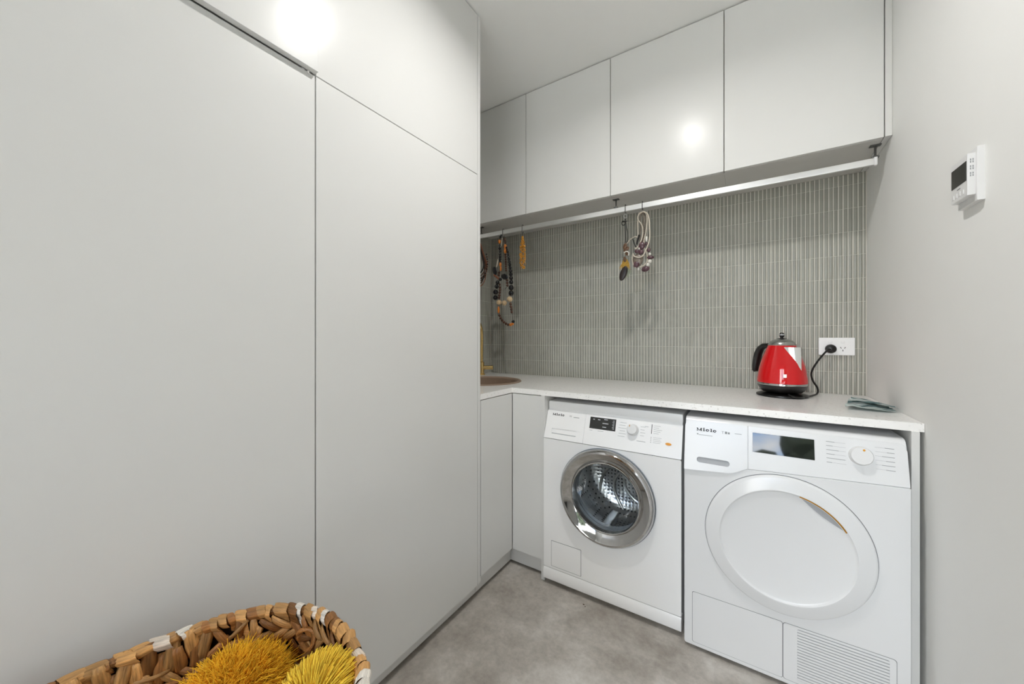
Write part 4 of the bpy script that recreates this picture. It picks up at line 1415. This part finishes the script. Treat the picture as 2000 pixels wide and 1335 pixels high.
def th_at(s):
    s = (s % 1.0) * PER
    lo, hi = 0, 720
    while hi - lo > 1:
        m = (lo + hi) // 2
        if acc[m] <= s:
            lo = m
        else:
            hi = m
    return TH[lo] + (TH[hi] - TH[lo]) * (s - acc[lo]) / (acc[hi] - acc[lo])


def strand_mesh(L_, W_, T_, bow, mat, seed):
    """One flat woven strand piece: lies along local x, faces local z, ends dip into the weave."""
    rs = random.Random(seed)
    b = MB()
    pts, rad = [], []
    for i in range(6):
        u = i / 5 - 0.5
        pts.append(Vector((u * L_, rs.uniform(-0.06, 0.06) * W_, bow * (1 - 4 * u * u))))
    bm = b.bm
    rings = []
    for i, p in enumerate(pts):
        u = abs(i / 5 - 0.5) * 2
        ws, ts = W_ * (1 - 0.30 * u ** 2), T_ * (1 - 0.25 * u ** 2)
        rings.append([bm.verts.new(p + Vector((0, math.cos(2 * PI * j / 6) * ws / 2, math.sin(2 * PI * j / 6) * ts / 2))) for j in range(6)])
    for A, B in zip(rings, rings[1:]):
        for j in range(6):
            bm.faces.new((A[j], B[j], B[(j + 1) % 6], A[(j + 1) % 6]))
    bm.faces.new(rings[0])
    bm.faces.new(rings[-1][::-1])
    bmesh.ops.recalc_face_normals(bm, faces=bm.faces)
    for f in bm.faces:
        f.smooth = True
    me = bpy.data.meshes.new('strand')
    bm.to_mesh(me)
    bm.free()
    me.materials.append(mat)
    return me


basket = thing('laundry_basket', 'oval woven water hyacinth basket holding mustard pompoms, before the tall cabinet', 'basket', (BX, BY, 0))
# thin inner core so that the weave is closed
b = MB()
bm = b.bm
NC = 72
rings = []
for z in (0.012, 0.10, 0.25, 0.42, BH - 0.012):
    rings.append([bm.verts.new(basket_pt(2 * PI * i / NC, z)) for i in range(NC)])
for A, B in zip(rings, rings[1:]):
    for i in range(NC):
        bm.faces.new((A[i], A[(i + 1) % NC], B[(i + 1) % NC], B[i]))
bm.faces.new(rings[0][::-1])
bmesh.ops.solidify(bm, geom=bm.faces[:], thickness=0.004)
b.build('core', M_CORE, basket)

STR = [[strand_mesh(0.052, 0.0150, 0.0058, 0.0062, m, s) for s in range(3)] for m in (M_STRAW, M_STRAW_DK, M_STRAW_PALE_LIT, M_STRAW_WHITE)]
WIDE = [strand_mesh(0.060, 0.0215, 0.0045, 0.0030, m, s) for s, m in ((1, M_STRAW), (2, M_STRAW_DK))]
rr = random.Random(21)
TH_FAR = [math.radians(v) for v in (25, 215)]   # the arc of inner wall that the photograph shows
pieces = []
row = 0
z = BH - 0.034
while z > 0.02:
    nper = 66
    for k in range(nper):
        s_ = (k + (0.5 if row % 2 else 0) + rr.uniform(-0.18, 0.18)) / nper
        for side in (1, -1):                    # inside and outside face
            slant = (1 if (row + (side > 0)) % 2 else -1) * math.radians(rr.uniform(12, 58))
            if rr.random() < 0.14:
                slant = math.radians(rr.uniform(60, 100))
            pieces.append((row, s_, z + rr.uniform(-0.004, 0.004), side, slant, rr.random(), rr.random()))
    row += 1
    z -= 0.0210


def place(me_, s_, z_, side, slant, lift, tilt=0.0):
    th = th_at(s_)
    p, tg, up, nr = basket_frame(th, z_)
    # nr points outward
    n_ = nr if side < 0 else -nr
    xax = (tg * math.cos(slant) + up * math.sin(slant)).normalized()
    if tilt:
        xax = (Matrix.Rotation(tilt, 3, n_.cross(xax)) @ xax).normalized()
    yax = n_.cross(xax).normalized()
    zax = xax.cross(yax)
    M = Matrix((xax, yax, zax)).transposed().to_4x4()
    return p + n_ * lift, M


solo_n = 0
mass = {}
for (rw, s_, z_, side, slant, q, q2) in pieces:
    th = th_at(s_)
    shown = side > 0 and rw < 8 and TH_FAR[0] < th < TH_FAR[1]
    lit_right_end = th < math.radians(84) or th > math.radians(320)  # cool daylight put into the straw colour here, over a partly lighter patch
    pale = 0.75 if (lit_right_end and side < 0) else (0.35 if lit_right_end else 0.05)
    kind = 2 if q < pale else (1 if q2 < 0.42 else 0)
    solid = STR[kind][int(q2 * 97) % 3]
    me_ = solid
    pw = basket_pt(th, z_)
    if side > 0 and rw in (0, 1) and pw.x < -0.80 and 0.10 < pw.y < 0.27:
        slant = math.radians(90 + (q - 0.5) * 24)          # broad upright strips under the rim
        me_ = WIDE[int(q2 * 31) % 2]
    elif side > 0 and q > 0.9:
        me_ = WIDE[int(q2 * 31) % 2]
    loc, M = place(me_, s_, z_, side, slant, 0.0045 + 0.002 * q2, (q - 0.5) * 0.45)
    if shown and solo_n < 225:
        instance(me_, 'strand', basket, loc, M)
        solo_n += 1
    else:
        key = me_.materials[0].name
        if key not in mass:
            mass[key] = (bmesh.new(), me_.materials[0])
        bb = mass[key][0]
        n0 = len(bb.verts)
        bb.from_mesh(me_)
        bb.verts.ensure_lookup_table()
        bmesh.ops.transform(bb, matrix=Matrix.Translation(loc - ORIGIN[basket.name]) @ M, verts=bb.verts[n0:])
THIN = [strand_mesh(0.046, 0.0085, 0.0055, 0.0050, m, 5 + i) for i, m in enumerate((M_STRAW, M_STRAW_DK, M_STRAW, M_STRAW_PALE_LIT))]
for k in range(64):                              # loose ends that cross the inner face
    s_ = rr.random()
    th = th_at(s_)
    if not TH_FAR[0] < th < TH_FAR[1]:
        continue
    z_ = BH - 0.030 - 0.13 * rr.random()
    ti = 3 if th < math.radians(84) and rr.random() < 0.6 else k % 3  # paler loose ends carry the same painted daylight
    loc, M = place(THIN[ti], s_, z_, 1, math.radians(rr.uniform(-80, 80)), 0.0095, rr.uniform(-0.12, 0.12))
    instance(THIN[ti], 'strand', basket, loc, M)
for key, (bb, m_) in mass.items():
    me = bpy.data.meshes.new('weave')
    bb.to_mesh(me)
    bb.free()
    me.materials.append(m_)
    o = bpy.data.objects.new('weave', me)
    COL.objects.link(o)
    o.parent = basket
    o['kind'] = 'stuff'
# rim: a core rope and the strips wrapped over it
MB().tube([basket_pt(2 * PI * i / 96, BH - 0.012) for i in range(96)], 0.0080, 10, closed=True).build('rim_core', M_STRAW_DK, basket)


def wrap_mesh(w_, mat, seed, tail):
    """A strip folded over the rim: a saddle in local yz, w_ wide along local x, with a tail down one side."""
    rs = random.Random(seed)
    b = MB()
    bm = b.bm
    sec = []
    for i in range(9):
        a = math.radians(-35 + 250 * i / 8)
        sec.append((math.cos(a) * 0.0112, math.sin(a) * 0.0104))
    sec.append((sec[-1][0] * 0.75, sec[-1][1] - tail))
    rows_ = []
    for i, (yy, zz) in enumerate(sec):
        sh = (i / 9 - 0.5) * 0.016
        jit = rs.uniform(-0.001, 0.001)
        rows_.append([bm.verts.new((sh + jit - w_ / 2, yy * 0.95, zz * 0.95)), bm.verts.new((sh + jit - w_ * 0.25, yy * 1.03, zz * 1.03)),
                      bm.verts.new((sh + jit + w_ * 0.25, yy * 1.03, zz * 1.03)), bm.verts.new((sh + jit + w_ / 2, yy * 0.95, zz * 0.95))])
    for A, B in zip(rows_, rows_[1:]):
        for j in range(3):
            bm.faces.new((A[j], A[j + 1], B[j + 1], B[j]))
    bmesh.ops.recalc_face_normals(bm, faces=bm.faces)
    for f in bm.faces:
        f.smooth = True
    me = bpy.data.meshes.new('wrap')
    bm.to_mesh(me)
    bm.free()
    me.materials.append(mat)
    return me


WR = {}
s_ = 0.0
k = 0
while s_ < 1.0:
    th = th_at(s_)
    lit_right_end = th < math.radians(84) or th > math.radians(320)  # rim wraps turn pale here to paint in the daylight
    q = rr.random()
    kind = 3 if (q < 0.06 or (lit_right_end and q < 0.25)) else (2 if (lit_right_end and q < 0.92) or q < 0.12 else (1 if q < 0.26 else 0))
    w_ = rr.choice((0.012, 0.016, 0.022, 0.028))
    tail = rr.choice((0.004, 0.014, 0.030)) if TH_FAR[0] < th < TH_FAR[1] else 0.008
    key = (kind, w_, tail)
    if key not in WR:
        WR[key] = wrap_mesh(w_, (M_STRAW, M_STRAW_DK, M_STRAW_PALE_LIT, M_STRAW_WHITE)[kind], k, tail)
    p, tg, up, nr = basket_frame(th, BH - 0.012)
    p.z = BH - 0.012 + rr.uniform(-0.0012, 0.0012)
    xa = (Matrix.Rotation(math.radians(rr.uniform(-28, 28)), 3, 'Z') @ tg).normalized()
    za = Vector((0, 0, 1))
    ya = za.cross(xa).normalized()
    # tail of the saddle (negative local y) hangs inside
    if ya.dot(nr) < 0:
        xa, ya = -xa, -ya
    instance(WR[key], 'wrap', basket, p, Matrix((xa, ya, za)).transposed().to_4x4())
    s_ += w_ * 0.86 / PER
    k += 1
# knotted handle loop in the far inner wall
th = math.radians(112)
p, tg, up, nr = basket_frame(th, BH - 0.052)
kn = []
for i in range(15):
    a = 2 * PI * i / 14 * 0.92 + 0.5
    kn.append(p - nr * (0.014 + 0.004 * math.sin(2 * a)) + tg * math.cos(a) * 0.020 + up * math.sin(a) * 0.018)
MB().tube(kn, [0.0058] * 15, 8, flat=0.7).build('knot', M_STRAW_DK, basket)

# ================================================================== yarn pompoms in the basket
def pompom(name, label, c, rad, mat, n_, seed, style):
    t = thing(name, label, 'pompom', c, 'yarn pompoms in the basket')
    rs = random.Random(seed)
    c = Vector(c)
    rad = Vector(rad)
    cr = 0.72 if style == 'tied' else 0.84
    MB().ball(c, 1.0, (rad.x * cr, rad.y * cr, rad.z * cr), 20).build('core', mat, t)
    b = bmesh.new()
    off = ORIGIN[t.name]
    tie = Vector((0.55, -0.55, 0.62)).normalized() if style == 'tied' else None
    for k in range(n_):
        zz = rs.uniform(-0.75, 1)
        a = rs.uniform(0, 2 * PI)
        q = math.sqrt(max(0, 1 - zz * zz))
        d0 = Vector((q * math.cos(a), q * math.sin(a), zz))
        if style == 'tied':
            # strands run from the tie over the surface and bend outward at the tip
            ax = (d0 - tie * d0.dot(tie))
            if ax.length < 1e-3:
                continue
            ax.normalize()
            span = rs.uniform(0.35, 1.9)
            st = max(0.05, span - rs.uniform(0.6, 0.9))
            lift = rs.uniform(0.86, 1.0)
            P = []
            for i in range(5):
                g = st + (span - st) * i / 4
                rr_ = lift * (0.80 + 0.22 * (i / 4) ** 1.5 + 0.06 * math.sin(k * 1.3)) * min(1.0, 0.62 + 0.55 * g)
                dd_ = tie * math.cos(g) + ax * math.sin(g)
                P.append(c + Vector((dd_.x * rad.x, dd_.y * rad.y, dd_.z * rad.z)) * rr_)
            wv = 0.0016
        else:
            tilt_ = Vector((rs.gauss(0, 1), rs.gauss(0, 1), rs.gauss(0, 1))) * 0.11
            clump = noise.noise_vector(d0 * 6.5) * 0.15
            P = []
            ln = rs.uniform(0.90, 1.02)
            for i in range(4):
                g = 0.80 + (ln - 0.80) * i / 3
                dd_ = d0 + (tilt_ + clump) * (i / 3) ** 1.4
                P.append(c + Vector((dd_.x * rad.x, dd_.y * rad.y, dd_.z * rad.z)) * g)
            wv = 0.0007
        n3 = len(P)
        ref = Vector((rs.uniform(-1, 1), rs.uniform(-1, 1), rs.uniform(-1, 1)))
        prev = None
        for i, p in enumerate(P):
            tg_ = (P[min(i + 1, n3 - 1)] - P[max(i - 1, 0)])
            u = tg_.cross(ref)
            u = u.normalized() if u.length > 1e-9 else Vector((1, 0, 0))
            v = tg_.cross(u).normalized()
            ww = wv * (1 if i < n3 - 1 else 0.6)
            ring = [b.verts.new(p - off + (u * math.cos(x_) + v * math.sin(x_)) * ww) for x_ in (0, 2.094, 4.189)]
            if prev:
                for j in range(3):
                    f = b.faces.new((prev[j], prev[(j + 1) % 3], ring[(j + 1) % 3], ring[j]))
                    f.smooth = True
            prev = ring
    me = bpy.data.meshes.new('yarn_pile')
    b.to_mesh(me)
    b.free()
    me.materials.append(mat)
    o = bpy.data.objects.new('yarn_pile', me)
    COL.objects.link(o)
    o.parent = t
    o['kind'] = 'stuff'
    return t


pompom('yarn_pompom', 'fluffy mustard yarn pompom against the far wall of the basket', (-0.755, 0.262, 0.517), (0.068, 0.094, 0.074), M_YARN, 16000, 1, 'fluff')
pompom('yarn_pompom', 'lighter yellow tied yarn pompom at the right end of the basket', (-0.576, 0.322, 0.560), (0.062, 0.074, 0.076), M_YARN_LT, 4200, 2, 'tied')
pompom('yarn_pompom', 'mustard yarn pompom deepest in the basket, under the fluffy mustard one', (-0.800, 0.098, 0.470), (0.076, 0.076, 0.074), M_YARN, 6000, 3, 'fluff')

# ================================================================== trees outside the glass door (mirrored in the dryer display)
rs = random.Random(8)
for k, (tx_, ty_, hh) in enumerate(((-5.6, -13.0, 5.2), (0.3, -18.5, 3.9), (3.0, -13.0, 6.4), (8.0, -15.0, 6.4), (-10.4, -14.5, 6.2))):
    t = thing('garden_tree', ('dark rounded tree outside, farthest left beyond the glass door', 'lowest dark tree outside, centred beyond the glass door',
                              'high dark tree outside, right of centre beyond the glass door', 'tallest dark tree outside, right end of the garden',
                              'dark tree at the left end of the garden outside')[(k + 0) % 5], 'tree', (tx_, ty_, -0.02), 'garden trees outside the glass door')
    MB().tube([(tx_, ty_, -0.03), (tx_ + 0.1, ty_, hh * 0.5)], [0.16, 0.09], 8).build('trunk', M_BEAD_BROWN, t)
    b = MB()
    for q in range(64):
        f = rs.uniform(0.22, 1.0)
        rad_ = (1.9 - 1.0 * abs(f - 0.5)) * rs.uniform(0.3, 0.55)
        b.ball((tx_ + rs.uniform(-1.5, 1.5) * (1.15 - f * 0.6), ty_ + rs.uniform(-1, 1), hh * f), rad_, (1, 1, 0.8), 9)
    for v in b.bm.verts:
        v.co += noise.noise_vector(v.co * 2.3) * 0.35
    b.build('crown', M_LEAF, t)
